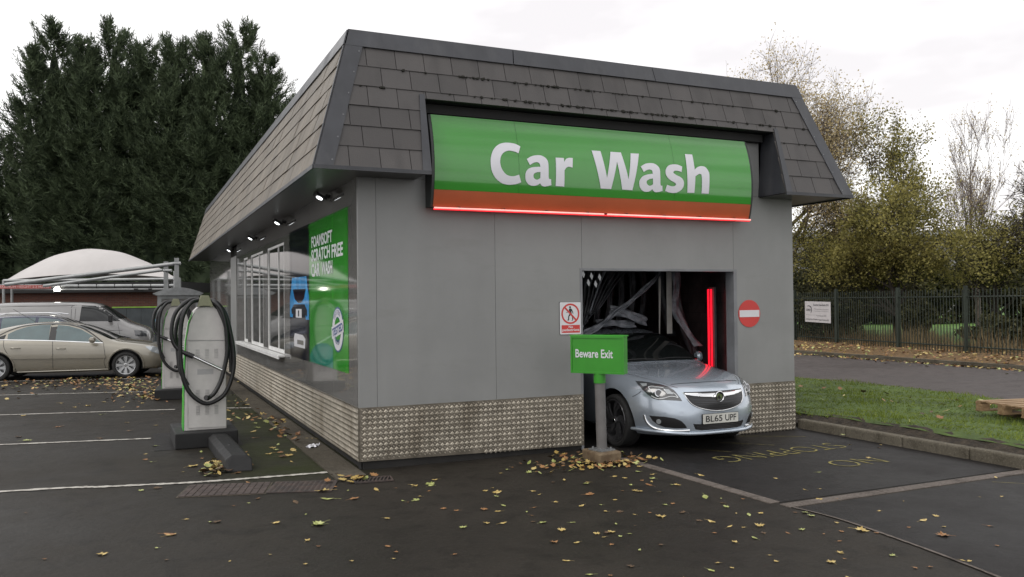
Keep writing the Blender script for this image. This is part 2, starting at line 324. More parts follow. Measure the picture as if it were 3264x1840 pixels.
def slate(name, c, c2, c3):
    m = mat(name, c, .62, c2=c2, vs=2.2, lo=.35, hi=.65, bump=.35, bs=70, bdist=.004, stretch=(1, 1, 1), rvar=.1)
    nt = m.node_tree; N = nt.nodes; L = nt.links; b = N['Principled BSDF']; src = b.inputs['Base Color'].links[0].from_socket
    g = N.new('ShaderNodeNewGeometry'); tc = N.new('ShaderNodeTexCoord'); mp = N.new('ShaderNodeMapping'); mp.inputs['Scale'].default_value = (3.2, 3.2, .55)
    L.new(tc.outputs['Object'], mp.inputs[0]); n = N.new('ShaderNodeTexNoise'); n.inputs['Scale'].default_value = 1.3; n.inputs['Detail'].default_value = 5
    L.new(mp.outputs[0], n.inputs['Vector']); r = N.new('ShaderNodeMapRange'); r.inputs['From Min'].default_value = .52; r.inputs['From Max'].default_value = .68; r.inputs['To Max'].default_value = .65
    L.new(n.outputs['Fac'], r.inputs['Value']); x = N.new('ShaderNodeMix'); x.data_type = 'RGBA'; L.new(r.outputs[0], x.inputs['Factor']); L.new(src, x.inputs['A']); x.inputs['B'].default_value = tuple(c3)+(1,)
    hsv = N.new('ShaderNodeHueSaturation'); mr = N.new('ShaderNodeMapRange'); mr.inputs['To Min'].default_value = .84; mr.inputs['To Max'].default_value = 1.14
    L.new(g.outputs['Random Per Island'], mr.inputs['Value']); L.new(mr.outputs[0], hsv.inputs['Value']); L.new(x.outputs['Result'], hsv.inputs['Color']); L.new(hsv.outputs[0], b.inputs['Base Color'])
    return m
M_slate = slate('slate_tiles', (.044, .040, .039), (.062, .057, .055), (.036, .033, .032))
M_slate2 = slate('weathered_skylit_slate', (.13, .112, .088), (.185, .162, .132), (.085, .066, .045))  # paler copy of the slate: sky sheen put into colour, plus brown stains
M_tread = mat('tread_plate_metal', (.17, .15, .12), .42, metal=.45, var=.22, vs=6, rvar=.1)
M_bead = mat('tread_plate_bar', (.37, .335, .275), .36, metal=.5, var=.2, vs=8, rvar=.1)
M_frame = mat('white_window_frame', (.78, .78, .77), .35, var=.05)
M_glass = mat('dark_window_glass', (.05, .055, .052), .02, var=.1, spec=.7, coat=.3)
M_jamb = mat('door_jamb_grey', (.17, .175, .185), .4)
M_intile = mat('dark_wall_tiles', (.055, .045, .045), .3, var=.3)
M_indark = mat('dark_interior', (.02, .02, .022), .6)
M_plinth = mat('damp_plinth', (.014, .013, .012), .8, var=.3)
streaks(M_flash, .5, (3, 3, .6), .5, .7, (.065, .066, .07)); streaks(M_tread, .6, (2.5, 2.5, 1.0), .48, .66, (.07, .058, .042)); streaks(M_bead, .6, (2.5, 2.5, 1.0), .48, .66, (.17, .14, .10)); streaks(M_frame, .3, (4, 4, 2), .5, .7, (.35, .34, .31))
bld = thing('car_wash_building', 'grey clad car wash building with dark tiled mansard roof, drive-through doorway and metal tread-plate skirting', 'building')

# ---- walls: panels with narrow joints over a dark backing
OX0, OX1, OZ = 2.83, 5.19, 2.226
fw = MB()
def fpan(x0, x1, z0, z1): fw.box((x0+.002, 0, z0+.002), (x1-.002, .05, z1-.002))
T = 4.30
for x0, x1 in ((0.0, .208), (.208, 1.653), (1.653, OX0)): fpan(x0, x1, .60, ZB); 
fpan(OX0, OX1, OZ, ZB); fpan(OX1, W_, .60, ZB)
fpan(.60, 5.655, ZB, T)
fw.build('front_wall', M_wall, bld)
fb = MB(); fb.box((0.03, .052, .0), (OX0-.032, .16, ZB)); fb.box((OX1+.052, .052, 0), (W_-.03, .16, ZB)); fb.box((OX0-.032, .052, OZ+.032), (OX1+.052, .16, ZB)); fb.box((.6, .052, ZB), (5.65, .2, T-.02)); fb.box((.70, -.10, 4.005), (5.64, -.001, 4.11))  # last box is a dark strip standing in for shade above the sign
fb.build('wall_backing_and_shade', M_dark, bld)
lw = MB()
ysL = [0, 1.251, 2.767, 4.196, 4.90]
def lpan(y0, y1, z0, z1): lw.box((0, y0+.003, z0), (.06, y1-.003, z1))
for a, c in zip(ysL, ysL[1:]): lpan(a+(.003 if a else .053), c, .60, ZB)
lpan(4.90, 11.0, .60, 1.03); lpan(4.90, 11.0, 2.86, ZB)
for a, c in ((6.72, 7.28), (9.06, 9.58), (10.24, 11.0)): lpan(a, c, 1.03, 2.86)
for a, c in ((11.0, 11.6), (12.8, 14.3), (14.3, 15.8), (15.8, 17.3), (17.3, LEN)): lpan(a, c, .60, ZB)
lw.build('side_wall', M_wallg, bld)
b = MB(); b.box((-.012, 11.6, .60), (.03, 12.8, 3.0)); b.build('wall_strip', M_wall, bld)
b = MB(); b.box((.062, .3, 0), (.3, LEN-.05, ZB)); b.build('side_backing', M_dark, bld)
b = MB(); b.box((W_-.06, .28, 0), (W_, LEN-.05, ZB)); b.build('far_side_wall', M_wall, bld)
b = MB(); b.box((.31, LEN-.049, 0), (W_, LEN, ZB)); b.build('rear_wall', M_wall, bld)
b = MB(); b.box((.05, .02, 0), (OX0-.01, .05, .11)); b.box((.05, .051, 0), (.06, LEN, .11)); b.build('plinth', M_plinth, bld)
# doorway lining
b = MB(); b.box((OX1-.002, -.004, .0), (OX1+.05, .165, OZ)); b.box((OX0-.03, -.004, 0), (OX0+.002, .165, OZ)); b.box((OX0-.03, -.004, OZ), (OX1+.05, .165, OZ+.03))
b.build('door_jamb', M_jamb, bld)

# ---- windows on the glossy side
def window(y0, y1, mull):
    z0, z1 = 1.03, 2.86
    f = MB(); t = .038; xo = .006
    f.box((xo, y0, z0), (.05, y0+t, z1)); f.box((xo, y1-t, z0), (.05, y1, z1)); f.box((xo, y0+t, z1-t), (.05, y1-t, z1)); f.box((xo, y0+t, z0), (.05, y1-t, z0+t+.02))
    for m in mull: f.box((xo+.004, m-.018, z0+t+.02), (.05, m+.018, z1-t))
    wdo = f.build('window', M_frame, bld)
    g = MB(); g.box((.022, y0+t, z0+t+.02), (.045, y1-t, z1-t)); g.build('pane', M_glass, wdo)
window(4.92, 6.70, [5.57]); window(7.30, 9.04, [7.91]); window(9.60, 10.22, [])
b = MB(); b.box((-.11, 4.88, .975), (.02, 10.97, 1.01)); b.box((-.105, 4.885, .945), (-.085, 10.96, .975)); b.build('window_sill', M_frame, bld, bevel=.006)

# ---- tread-plate skirting with raised bars
def tread(name, o, ux, uz, n, wd, zb0, zb1, zt, lift=.006):
    o, ux, uz, n = map(Vector, (o, ux, uz, n)); t = MB()
    P = [o+uz*zb0, o+ux*wd+uz*zb1, o+ux*wd+uz*zt, o+uz*zt]
    t.add(P+[p-n*.006 for p in P], [(0, 1, 2, 3), (4, 7, 6, 5), (0, 4, 5, 1), (1, 5, 6, 2), (2, 6, 7, 3), (3, 7, 4, 0)])
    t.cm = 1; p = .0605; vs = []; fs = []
    nx = int(wd/p)+1; nz = int((zt-min(zb0, zb1))/p)+1
    for par in (0, 1):
        for i in range(nx):
            for j in range(nz):
                cx = (i+.5*par)*p+.03; cz = zt-(j+.5*par)*p-.028
                lo = zb0+(zb1-zb0)*cx/wd
                if cx > wd-.012 or cz < lo+.012 or cz > zt-.012: continue
                sg = 1 if par else -1
                a, bb = (.027, .0125) if par else (.019, .0075)
                d1 = (ux*.70+uz*sg*.71).normalized(); d2 = (ux*-.71*sg+uz*.70).normalized(); c = o+ux*cx+uz*cz
                if par: q = [c+d1*a*.75+d2*a*.72, c-d1*a*.75+d2*a*.72, c-d1*a*.75-d2*a*.72, c+d1*a*.75-d2*a*.72]; h = lift
                else: q = [c+d1*a+d2*bb*.3, c+d2*bb-d1*a*.1, c-d1*a-d2*bb*.3, c-d2*bb+d1*a*.1]; h = lift*.5
                k = len(vs); vs += q+[c+(v-c)*.55+n*h for v in q]
                fs += [(k, k+1, k+5, k+4), (k+1, k+2, k+6, k+5), (k+2, k+3, k+7, k+6), (k+3, k, k+4, k+7), (k+4, k+5, k+6, k+7)]
    t.add(vs, fs)
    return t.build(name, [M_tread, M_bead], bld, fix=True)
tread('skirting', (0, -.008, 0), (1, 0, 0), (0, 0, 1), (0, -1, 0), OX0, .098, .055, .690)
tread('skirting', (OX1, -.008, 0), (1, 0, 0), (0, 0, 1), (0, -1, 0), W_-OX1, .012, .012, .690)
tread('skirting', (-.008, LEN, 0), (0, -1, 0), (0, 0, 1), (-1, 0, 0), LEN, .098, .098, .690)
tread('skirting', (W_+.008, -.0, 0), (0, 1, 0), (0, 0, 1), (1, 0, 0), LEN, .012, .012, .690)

# ---- mansard roof
EX, EY, TX, TY = .5805, .5386, .0849, .0012      # overhang at the foot and at the top
def fp(x, s):      # front slope: x along, s 0..1 up the slope
    return Vector((x, -EY+(EY-TY)*s, ZB+(ZT-ZB)*s))
def fx(s): return (-EX+(EX-TX)*s, W_+EX-(EX-TX)*s)
RL = lambda s: .678+.05*s; RR = lambda s: 5.635+.13*s; RS = .535   # recess for the sign
S_CAP = .885
rf = bpy.data.objects.new('roof', None); link(rf, bld)
def tiles_front():
    t = MB(); nrm = Vector((0, -(ZT-ZB), (EY-TY))).normalized()*1; nrm = Vector((0, -(ZT-ZB), -(-(EY-TY)))).normalized()
    N_ = 6; hs = S_CAP/N_; tw = .335
    for r in range(N_):
        s0, s1 = r*hs, (r+1)*hs+.012
        off = (r % 2)*tw*.5+(.11 if r > 2 else 0)+random.uniform(-.03, .03)
        x = -1.2+off
        while x < W_+1:
            a, c = x+.0035, x+tw-.0035; x += tw
            jz = random.uniform(-.002, .002)
            segs = [(a, c, s0, s1)]
            out = []
            for (p, q, e0, e1) in segs:
                # cut out the recess
                if e0 < RS-.01:
                    top = min(e1, 1)
                    if e1 > RS and q > RL(.5) and p < RR(.5):
                        out.append((max(p, RL(.5)), min(q, RR(.5)), RS, e1))
                    if p < RL(e0): out.append((p, min(q, RL(e0)), e0, e1))
                    if q > RR(e0): out.append((max(p, RR(e0)), q, e0, e1))
                else: out.append((p, q, e0, e1))
            for (p, q, e0, e1) in out:
                if q-p < .004: continue
                pts = []
                for (xx, ss) in ((p, e0), (q, e0), (q, e1), (p, e1)):
                    l, rr = fx(ss); pts.append((min(max(xx, l+.17), rr-.17), ss))
                if abs(pts[0][0]-pts[1][0])+abs(pts[2][0]-pts[3][0]) < .01: continue
                top = [fp(xx, ss)+nrm*((.014 if ss == e0 else .004)+jz) for xx, ss in pts]
                bot = [fp(xx, ss)+nrm*(-.004) for xx, ss in pts]
                t.add(bot+top, [(3, 2, 1, 0), (4, 5, 6, 7), (0, 1, 5, 4), (1, 2, 6, 5), (2, 3, 7, 6), (3, 0, 4, 7)])
    t.cm = 1; rg_ = random.Random(4)
    for i in range(170):
        r_ = rg_.choice((5, 5, 4, 4, 4, 3)); s_ = hs*r_-.004; x_ = rg_.gauss(3.0, 1.5)
        if not fx(s_)[0]+.2 < x_ < fx(s_)[1]-.2 or (s_ < RS+.02 and RL(.5)-.1 < x_ < RR(.5)+.1): continue
        p_ = fp(x_, s_)+nrm*.014; a_ = rg_.uniform(.005, .018)
        t.obox(p_, Vector((1, rg_.uniform(-.3, .3), rg_.uniform(-.3, .3))).normalized(), nrm, Vector((rg_.uniform(-.2, .2), .2, 1)).normalized(), a_, a_*.6, a_*.7)
    return t.build('front_tiles', [M_slate, mat('dark_moss', (.012, .012, .008), .95)], rf)
tiles_front()
def sp_(y, s, side):
    x = (-EX+(EX-TX)*s) if side < 0 else W_+EX-(EX-TX)*s
    return Vector((x, y, ZB+(ZT-ZB)*s))
def tiles_side(side, m):
    t = MB(); nrm = Vector((side*(ZT-ZB), 0, (EX-TX))).normalized(); N_ = 6; hs = S_CAP/N_; tw = .355
    for r in range(N_):
        s0, s1 = r*hs, (r+1)*hs+.012; y = -1.2+(r % 2)*tw*.5+random.uniform(-.04, .04)
        while y < LEN+1:
            a, c = y+.0012, y+tw-.0012; y += tw; jz = random.uniform(-.003, .003)
            pts = []
            for (yy, ss) in ((a, s0), (c, s0), (c, s1), (a, s1)):
                l = -EY+(EY-TY)*ss; rr = LEN+EY-(EY-TY)*ss; pts.append((min(max(yy, l+.012), rr-.01), ss))
            if abs(pts[0][0]-pts[1][0])+abs(pts[2][0]-pts[3][0]) < .01: continue
            sag = lambda yy: .012*math.sin(yy*.9)+.008*math.sin(yy*2.3)
            top = [sp_(yy, ss, side)+nrm*((.016 if ss == s0 else .004)+jz+.0*sag(yy)) for yy, ss in pts]
            bot = [sp_(yy, ss, side)-nrm*.004 for yy, ss in pts]
            t.add(bot+top, [(3, 2, 1, 0), (4, 5, 6, 7), (0, 1, 5, 4), (1, 2, 6, 5), (2, 3, 7, 6), (3, 0, 4, 7)])
    return t.build('side_tiles', m, rf)
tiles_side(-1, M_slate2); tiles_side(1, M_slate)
# decking under the tiles (with the recess), top deck, soffit
u = MB(); k = -.012
def q4(a, b_, c, d, m=u): m.add([a, b_, c, d], [(0, 1, 2, 3)])
ins = Vector((0, .012, 0))
def P_(x, s): return fp(x, s)+ins
u.add([P_(fx(0)[0]+.01, 0), P_(RL(0), 0), P_(RL(RS), RS), P_(fx(RS)[0]+.01, RS)], [(0, 1, 2, 3)])
u.add([P_(RR(0), 0), P_(fx(0)[1]-.01, 0), P_(fx(RS)[1]-.01, RS), P_(RR(RS), RS)], [(0, 1, 2, 3)])
u.add([P_(fx(RS)[0]+.01, RS), P_(fx(RS)[1]-.01, RS), P_(fx(1)[1]-.01, 1), P_(fx(1)[0]+.01, 1)], [(0, 1, 2, 3)])
for sd_ in (-1, 1):
    o_ = Vector((-sd_*.012, 0, 0))
    u.add([sp_(-EY+.01, 0, sd_)+o_, sp_(LEN+EY-.01, 0, sd_)+o_, sp_(LEN+TY, 1, sd_)+o_, sp_(0, 1, sd_)+o_], [(0, 1, 2, 3)])
u.add([(fx(0)[0]+.01, LEN+EY, ZB), (fx(0)[1]-.01, LEN+EY, ZB), (fx(1)[1], LEN+TY, ZT), (fx(1)[0], LEN+TY, ZT)], [(0, 1, 2, 3)])
u.add([(-TX+.02, 0.02, ZT-.02), (W_+TX-.02, 0.02, ZT-.02), (W_+TX-.02, LEN, ZT-.02), (-TX+.02, LEN, ZT-.02)], [(0, 1, 2, 3)])
u.build('roof_deck', M_dark, rf, fix=False)
# recess reveals
v = MB(); yb = .0
def Rv(x, s, y=None): p = fp(x, s); return Vector((p.x, p.y if y is None else y, p.z))
for f_, sg in ((RL, -1), (RR, 1)):
    a0, a1 = fp(f_(0), 0), fp(f_(RS), RS); b0, b1 = Vector((f_(0), yb, ZB)), Vector((f_(RS), yb, a1.z))
    v.prism([a0, a1, b1, b0], (sg*.02, 0, 0))
a0, a1 = fp(RL(RS), RS), fp(RR(RS), RS)
v.prism([a0, a1, Vector((a1.x, yb, a1.z)), Vector((a0.x, yb, a0.z))], (0, 0, .02))
v.build('recess_lining', M_flash, rf)
# soffit boards
s = MB(); z = ZB-.012
def sof(x0, x1, y0, y1): s.box((x0, y0, z), (x1, y1, z+.012))
sof(-EX, -.001, -EY, LEN+EY); sof(W_+.001, W_+EX, -EY, LEN+EY); sof(-.001, .66, -EY, -.001); sof(5.655, W_+.001, -EY, -.001)
s.build('soffit', M_soffit, bld)
# hips, cap, drip edges
h = MB(); nf = Vector((0, -(ZT-ZB), EY-TY)).normalized(); 
def hip(xb, xt, sg):       # strip lying on the front slope along a hip
    wd0 = .168
    P = [fp(xb, 0), fp(xb+sg*wd0*1.15, 0), fp(xt+sg*wd0*1.15, S_CAP+.01), fp(-EX+(EX-TX)*(S_CAP+.01) if sg > 0 else W_+EX-(EX-TX)*(S_CAP+.01), S_CAP+.01)]
    h.prism([p+nf*.006 for p in P], nf*.016)
hip(-EX, -EX+(EX-TX)*(S_CAP+.01), 1); h1_ = h; h = MB(); hip(W_+EX, W_+EX-(EX-TX)*(S_CAP+.01), -1); h2_ = h
# thin returns on the side slopes
for sd_, h in ((-1, h1_), (1, h2_)):
    ns = Vector((sd_*(ZT-ZB), 0, EX-TX)).normalized()
    P = [sp_(-EY, 0, sd_), sp_(-EY+.03, 0, sd_), sp_(-TY+.03-EY*(1-S_CAP), S_CAP, sd_), sp_(-TY-(EY-TY)*(1-S_CAP), S_CAP, sd_)]
    h.prism([p+ns*.004 for p in P], ns*.014)
h1_.build('hip_flashing', M_flash, rf); h2_.build('hip_flashing', M_flash, rf)
c = MB(); ncap = nf*.020
l0, r0 = fx(S_CAP); lt, rt = fx(1)
xs = [0, .31, .62, 1.0]
for i in range(3):
    f0, f1 = xs[i]+.0008*(i > 0), xs[i+1]-.0008*(i < 2); g = .003*(i % 2)
    P = [fp(l0+(r0-l0)*f0, S_CAP-.005), fp(l0+(r0-l0)*f1, S_CAP-.005), fp(lt+(rt-lt)*f1, 1), fp(lt+(rt-lt)*f0, 1)]
    c.prism([p+nf*(.010+g) for p in P], nf*.014)
for sd_ in (-1, 1):
    ns = Vector((sd_*(ZT-ZB), 0, EX-TX)).normalized()
    P = [sp_(-TY-(EY-TY)*(1-S_CAP)-.01, S_CAP, sd_), sp_(LEN+.06, S_CAP, sd_), sp_(LEN, 1, sd_), sp_(-TY-.01, 1, sd_)]
    c.prism([p+ns*.010 for p in P], ns*.014)
c.box((lt-.01, -.02, ZT-.01), (rt+.01, .16, ZT+.014)); c.box((-TX-.015, .161, ZT-.01), (.08, LEN+.02, ZT+.014)); c.box((W_-.08, .161, ZT-.01), (W_+TX+.015, LEN+.02, ZT+.014))
c.build('ridge_cap', M_flash, rf)
e = MB(); e.box((-EX-.006, -EY-.02, ZB-.030), (RL(0)-.001, -EY+.002, ZB+.012)); e.box((RR(0)+.001, -EY-.02, ZB-.030), (W_+EX+.006, -EY+.002, ZB+.012))
e.box((-EX-.02, -EY+.003, ZB-.030), (-EX+.002, LEN+EY, ZB+.012)); e.box((W_+EX-.002, -EY+.003, ZB-.030), (W_+EX+.02, LEN+EY, ZB+.012))
e.build('drip_edge', M_flash, rf)
for sx_, q_ in ((-1, 0), (1, 1)):
    for k_ in range(6):
        sc_ = MB(); s_ = .04+k_*.16; x_ = fx(s_)[q_]-sx_*.165; p_ = fp(x_, s_)+nf*.022; sc_.obox(p_, (1, 0, 0), nf, (0, 0, 1), .007, .005, .007); sc_.build('fixing_screw', M_jamb, rf)
fl = MB()
for f_, sg in ((RL, -1), (RR, 1)):
    P = [fp(f_(0), 0), fp(f_(0)+sg*.10, 0), fp(f_(RS)+sg*.06, RS+.03), fp(f_(RS), RS+.03)]
    fl = MB(); fl.prism([p+nf*.012 for p in P], nf*.010); fl.build('recess_flashing', M_flash, rf)

# ---- inside the wash bay
i_ = MB(); IX0, IX1 = 1.7, 5.62
tb = MB(); random.seed(3)
for (xx, ax) in ((IX1, 1),):
    for r in range(16):
        y = .17-(r % 2)*.11
        while y < 6:
            a, cc_ = max(y, .17), y+.212; tb.box((xx-.008, a+.003, r*.15+.003), (xx, cc_, (r+1)*.15-.003)); y += .22
tb.build('wall_tiles', M_intile, bld)
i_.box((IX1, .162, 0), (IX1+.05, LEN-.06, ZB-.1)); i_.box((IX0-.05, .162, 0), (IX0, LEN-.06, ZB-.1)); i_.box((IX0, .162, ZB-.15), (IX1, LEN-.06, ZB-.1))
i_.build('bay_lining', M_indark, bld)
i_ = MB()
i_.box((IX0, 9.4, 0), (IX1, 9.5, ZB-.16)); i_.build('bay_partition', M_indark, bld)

# ---- Car Wash sign
M_green = mat('green_sign_vinyl', (.034, .235, .022), .09, var=.05, vs=.9, coat=.55, spec=.5)
M_orange = mat('orange_stripe_vinyl', (.38, .085, .030), .35, var=.04)
M_white = mat('white_lettering', (.62, .62, .66), .4, var=.03)
M_signside = mat('sign_box_side', (.022, .026, .024), .5)
M_red = mat('red_neon', (.9, .05, .03), .4, emit=(1, .006, .03), es=.85)
M_pink = mat('pink_white_tube', (1, .5, .45), .4, emit=(1, .34, .30), es=.62)
sg_ = thing('shop_sign', 'wide curved green sign reading Car Wash in white letters above the doorway', 'sign', (3.07, -.1, 2.93))
SX0, SX1, SZ0, SZ1 = .815-3.07, 5.30-3.07, 0, 1.055
def sy(z):
    t = z/SZ1
    return -.07-.13*math.sin(PI*min(1, max(0, (t*.90+.12))))**.8+.04
K_ = 24
def sheet_curve(mb, x0, x1, z0, z1, out, n=K_, nx=1):
    vs = []; fs = []
    for i in range(n+1):
        z = z0+(z1-z0)*i/n
        for j in range(nx+1): vs.append((x0+(x1-x0)*j/nx, sy(z)-out, z))
    for i in range(n):
        for j in range(nx): a = i*(nx+1)+j; fs.append((a, a+1, a+nx+2, a+nx+1))
    mb.add(vs, fs)
b = MB()
for x0, x1 in ((SX0, 1.86-3.07), (1.86-3.07, 4.06-3.07), (4.06-3.07, SX1)): sheet_curve(b, x0+.0015, x1-.0015, SZ0+.19, SZ1, 0)
b.build('sign_face', M_green, sg_, smooth=True, fix=False)
b = MB(); sheet_curve(b, SX0, SX1, SZ0, SZ0+.188, 0, 8); b.build('stripe', M_orange, sg_, smooth=True, fix=False)
b = MB(); n = 16; pr = [(sy(SZ1*i/n)+.004, SZ1*i/n) for i in range(n+1)]+[(.075, SZ1), (.075, 0)]
b.prism([(SX0-.03, y, z) for y, z in pr], (.028, 0, 0)); b.prism([(SX1+.002, y, z) for y, z in pr], (.028, 0, 0)); b.prism([(SX0, y+.004, z) for y, z in pr], (SX1-SX0, 0, 0))
b.build('sign_box', M_signside, sg_)
def glyph_mesh(loops):
    cu = bpy.data.curves.new('g', 'CURVE'); cu.dimensions = '2D'; cu.fill_mode = 'BOTH'
    for lp in loops:
        n = len(lp); pts = []
        for i in range(n):
            p0, p1, p2, p3 = lp[i-1], lp[i], lp[(i+1) % n], lp[(i+2) % n]
            a = Vector(p1[:2]) if p1[2] else Vector(p0[:2]); d = Vector(p2[:2]) if p2[2] else Vector(p3[:2]); b1, c1 = Vector(p1[:2]), Vector(p2[:2])
            if p1[2] and p2[2]: pts.append(b1); continue
            for k in range(6):
                t = k/6; pts.append(.5*((2*b1)+(-a+c1)*t+(2*a-5*b1+4*c1-d)*t*t+(-a+3*b1-3*c1+d)*t**3))
        sp = cu.splines.new('POLY'); sp.points.add(len(pts)-1); sp.use_cyclic_u = True
        for i, p in enumerate(pts): sp.points[i].co = (p.x, p.y, 0, 1)
    o = bpy.data.objects.new('g', cu); col.objects.link(o); dg = bpy.context.evaluated_depsgraph_get(); dg.update()
    me = o.evaluated_get(dg).to_mesh(); bm = bmesh.new(); bm.from_mesh(me)
    o.evaluated_get(dg).to_mesh_clear(); bpy.data.objects.remove(o); bpy.data.curves.remove(cu)
    # slice so the letter follows the curved panel
    z = 2.93
    while z < 4.0:
        bmesh.ops.bisect_plane(bm, geom=bm.verts[:]+bm.edges[:]+bm.faces[:], plane_co=(0, z, 0), plane_no=(0, 1, 0)); z += .04
    V = [v.co.copy() for v in bm.verts]; bm.verts.index_update(); F = [tuple(v.index for v in f.verts) for f in bm.faces]; bm.free(); return V, F
for lp in GLYPHS:
    V, F = glyph_mesh(lp); b = MB(); b.add([(p.x-3.07, sy(p.y-2.93)-.006, p.y-2.93) for p in V], F); b.build('letter', M_white, sg_, fix=False)
tt = thing('tube_light', 'long glowing red-white tube light running along the bottom edge of the green sign', 'light', (3.07, -.22, 2.912))
b = MB(); b.tube([(SX0, -.01, 0), (-.05, -.01, 0)], .010); b.tube([(.0, -.01, 0), (SX1, -.01, 0)], .010); b.build('tube', M_pink, tt, smooth=True)
b = MB(); b.tube([(SX0, .010, -.012), (SX1, .010, -.012)], .008); b.build('red_glow_tube', M_red, tt, smooth=True)
b = MB()
for i in range(8): b = MB(); b.box((SX0+.3+i*.56, -.012, -.012), (SX0+.315+i*.56, .03, .022)); b.build('clip', M_signside, tt)

# ---- round and rectangular notices on the front
M_redp = mat('red_sign_paint', (.50, .035, .030), .4, var=.05)
M_wpl = mat('white_sign_plate', (.60, .60, .62), .35, var=.03)
M_blk = mat('black_print', (.012, .012, .014), .5)
o = thing('no_entry_sign', 'round red no entry sign with a white bar, right of the doorway', 'sign', (5.447, -.002, 1.65))
b = MB(); b.lathe([(0, 0), (.187, 0), (.187, -.006), (0, -.006)], n=56); b.build('disc', M_redp, o)
b = MB(); b.box((-.170, -.009, -.047), (.170, -.0065, .047)); b.build('bar', M_wpl, o)
o = thing('no_pedestrians_sign', 'white rectangular sign with a struck-out walking figure and the words No pedestrians', 'sign', (2.656, -.002, 1.635))
def rrect(hw, hh, r, n=6):
    return [(sx*(hw-r)+r*math.cos(a), sy_*(hh-r)+r*math.sin(a)) for (sx, sy_, a0) in ((1, 1, 0), (-1, 1, PI/2), (-1, -1, PI), (1, -1, 1.5*PI)) for a in [a0+k*PI/2/n for k in range(n+1)]]
b = MB(); b.prism([(x, 0, z) for x, z in rrect(.151, .202, .014)], (0, -.004, 0)); b.build('edge', M_blk, o)
b = MB(); b.prism([(x, -.0045, z) for x, z in rrect(.147, .198, .012)], (0, -.002, 0)); b.build('plate', M_wpl, o)
sx_ = lambda x: (x-517)/745*.298; sz_ = lambda y: (732-y)/1155*.40
b = MB(); cc = (sx_(517), -.0075, sz_(572)); ring(b, cc, (1, 0, 0), (0, 0, 1), .127, .105)
d = Vector((1, 0, -1)).normalized()*.112; e_ = Vector((1, 0, 1)).normalized()*.011; c0 = Vector(cc)+Vector((0, -.0012, 0))
b.add([c0-d-e_, c0+d-e_, c0+d+e_, c0-d+e_], [(0, 1, 2, 3)])
b.add([(sx_(x), -.0075, sz_(y)) for x, y in ((205, 975), (845, 975), (845, 1250), (205, 1250))], [(0, 1, 2, 3)]); b.build('red_mark', M_redp, o, fix=False)
b = MB(); man = [(500,375),(470,400),(462,450),(480,500),(475,590),(440,660),(430,780),(390,795),(455,820),(470,790),(475,680),(520,610),(545,600),(575,700),(580,790),(540,830),(600,810),(612,770),(590,640),(560,560),(550,500),(560,470),(595,560),(620,580),(600,480),(560,400),(520,378)]
def flat_poly(mb, pts, f3):
    P = [Vector((x, y, 0)) for x, y in pts]; T_ = geometry.tessellate_polygon([P]); mb.add([f3(x, y) for x, y in pts], T_)
f3 = lambda x, y: (sx_(x), -.0078, sz_(y))
flat_poly(b, man, f3); flat_poly(b, [(370,520),(375,537),(440,517),(485,485),(475,455),(420,500)], f3); b.add(disc((sx_(507), -.0078, sz_(335)), (1,0,0), (0,0,1), .0125, 20), [tuple(range(20))])
b.build('walking_figure', M_blk, o, fix=False)
b = MB(); put_text(b, 'No', (sx_(450), -.0082, sz_(1085)), (1,0,0), (0,0,1), .060, .032, .02); put_text(b, 'pedestrians', (sx_(228), -.0082, sz_(1222)), (1,0,0), (0,0,1), .238, .044, .02)
b.build('lettering', M_wpl, o, fix=False)
# emergency stop on the door edge
o = thing('emergency_stop', 'small yellow box with red button by the left door edge', 'switch', (2.765, -.003, 1.23))
b = MB(); b.box((-.045, -.05, -.04), (.045, 0, .04)); b.build('box', mat('yellow_plastic', (.55, .36, .03), .4), o, bevel=.006)
b = MB(); b.lathe([(0, -.085), (.028, -.08), (.03, -.06), (.014, -.058), (.014, -.05)], n=20); b.build('button', M_redp, o, smooth=True)

# ---- poster on the glossy side
po = thing('poster', 'large green and dark poster reading FOAMSOFT SCRATCH FREE CAR WASH on the glossy side wall', 'poster', (-.003, 2.4, 1.035))
M_pgreen = mat('poster_green', (.030, .24, .028), .05, c2=(.045, .30, .036), vs=.9)
M_pdark = mat('poster_dark', (.008, .010, .018), .05, var=.3, vs=1)
M_pteal = mat('poster_teal', (.015, .20, .14), .05)
M_pblue = mat('poster_blue', (.04, .30, .66), .06, var=.2, vs=3)
def pp(y, z, o_=0): return (-.001*o_, y-2.4, z-1.035)
b = MB(); b.box(pp(.452, 1.037), (-.0015, 1.249-2.4, 2.965-1.035)); b.box(pp(1.255, 1.037), (-.0015, 2.755-2.4, 2.965-1.035)); b.build('green_panel', M_pgreen, po)
b = MB(); b.box(pp(2.763, 1.035), (-.0015, 4.192-2.4, 2.97-1.035)); b.box(pp(4.200, 1.035), (-.0015, 4.34-2.4, 2.97-1.035)); b.build('dark_panel', M_pdark, po)
fy = lambda k: (lambda y, z: pp(y, z, k))
b = MB(); flat_poly(b, [(1.26, 1.04), (2.7, 1.04), (2.75, 1.12), (2.5, 1.24), (2.2, 1.31), (1.9, 1.33), (1.6, 1.335), (1.26, 1.30)], fy(3)); b.build('teal_shape', M_pteal, po, fix=False)
b = MB()
flat_poly(b, [(2.78, 1.62), (3.02, 1.62), (3.05, 1.72), (3.25, 1.80), (3.9, 1.80), (4.05, 1.72), (4.08, 1.64), (4.32, 1.64), (4.32, 1.95), (4.2, 2.10), (4.12, 2.25), (2.95, 2.24), (2.88, 2.08), (2.77, 1.95)], fy(3)); b.build('pictured_car', M_pblue, po, fix=False)
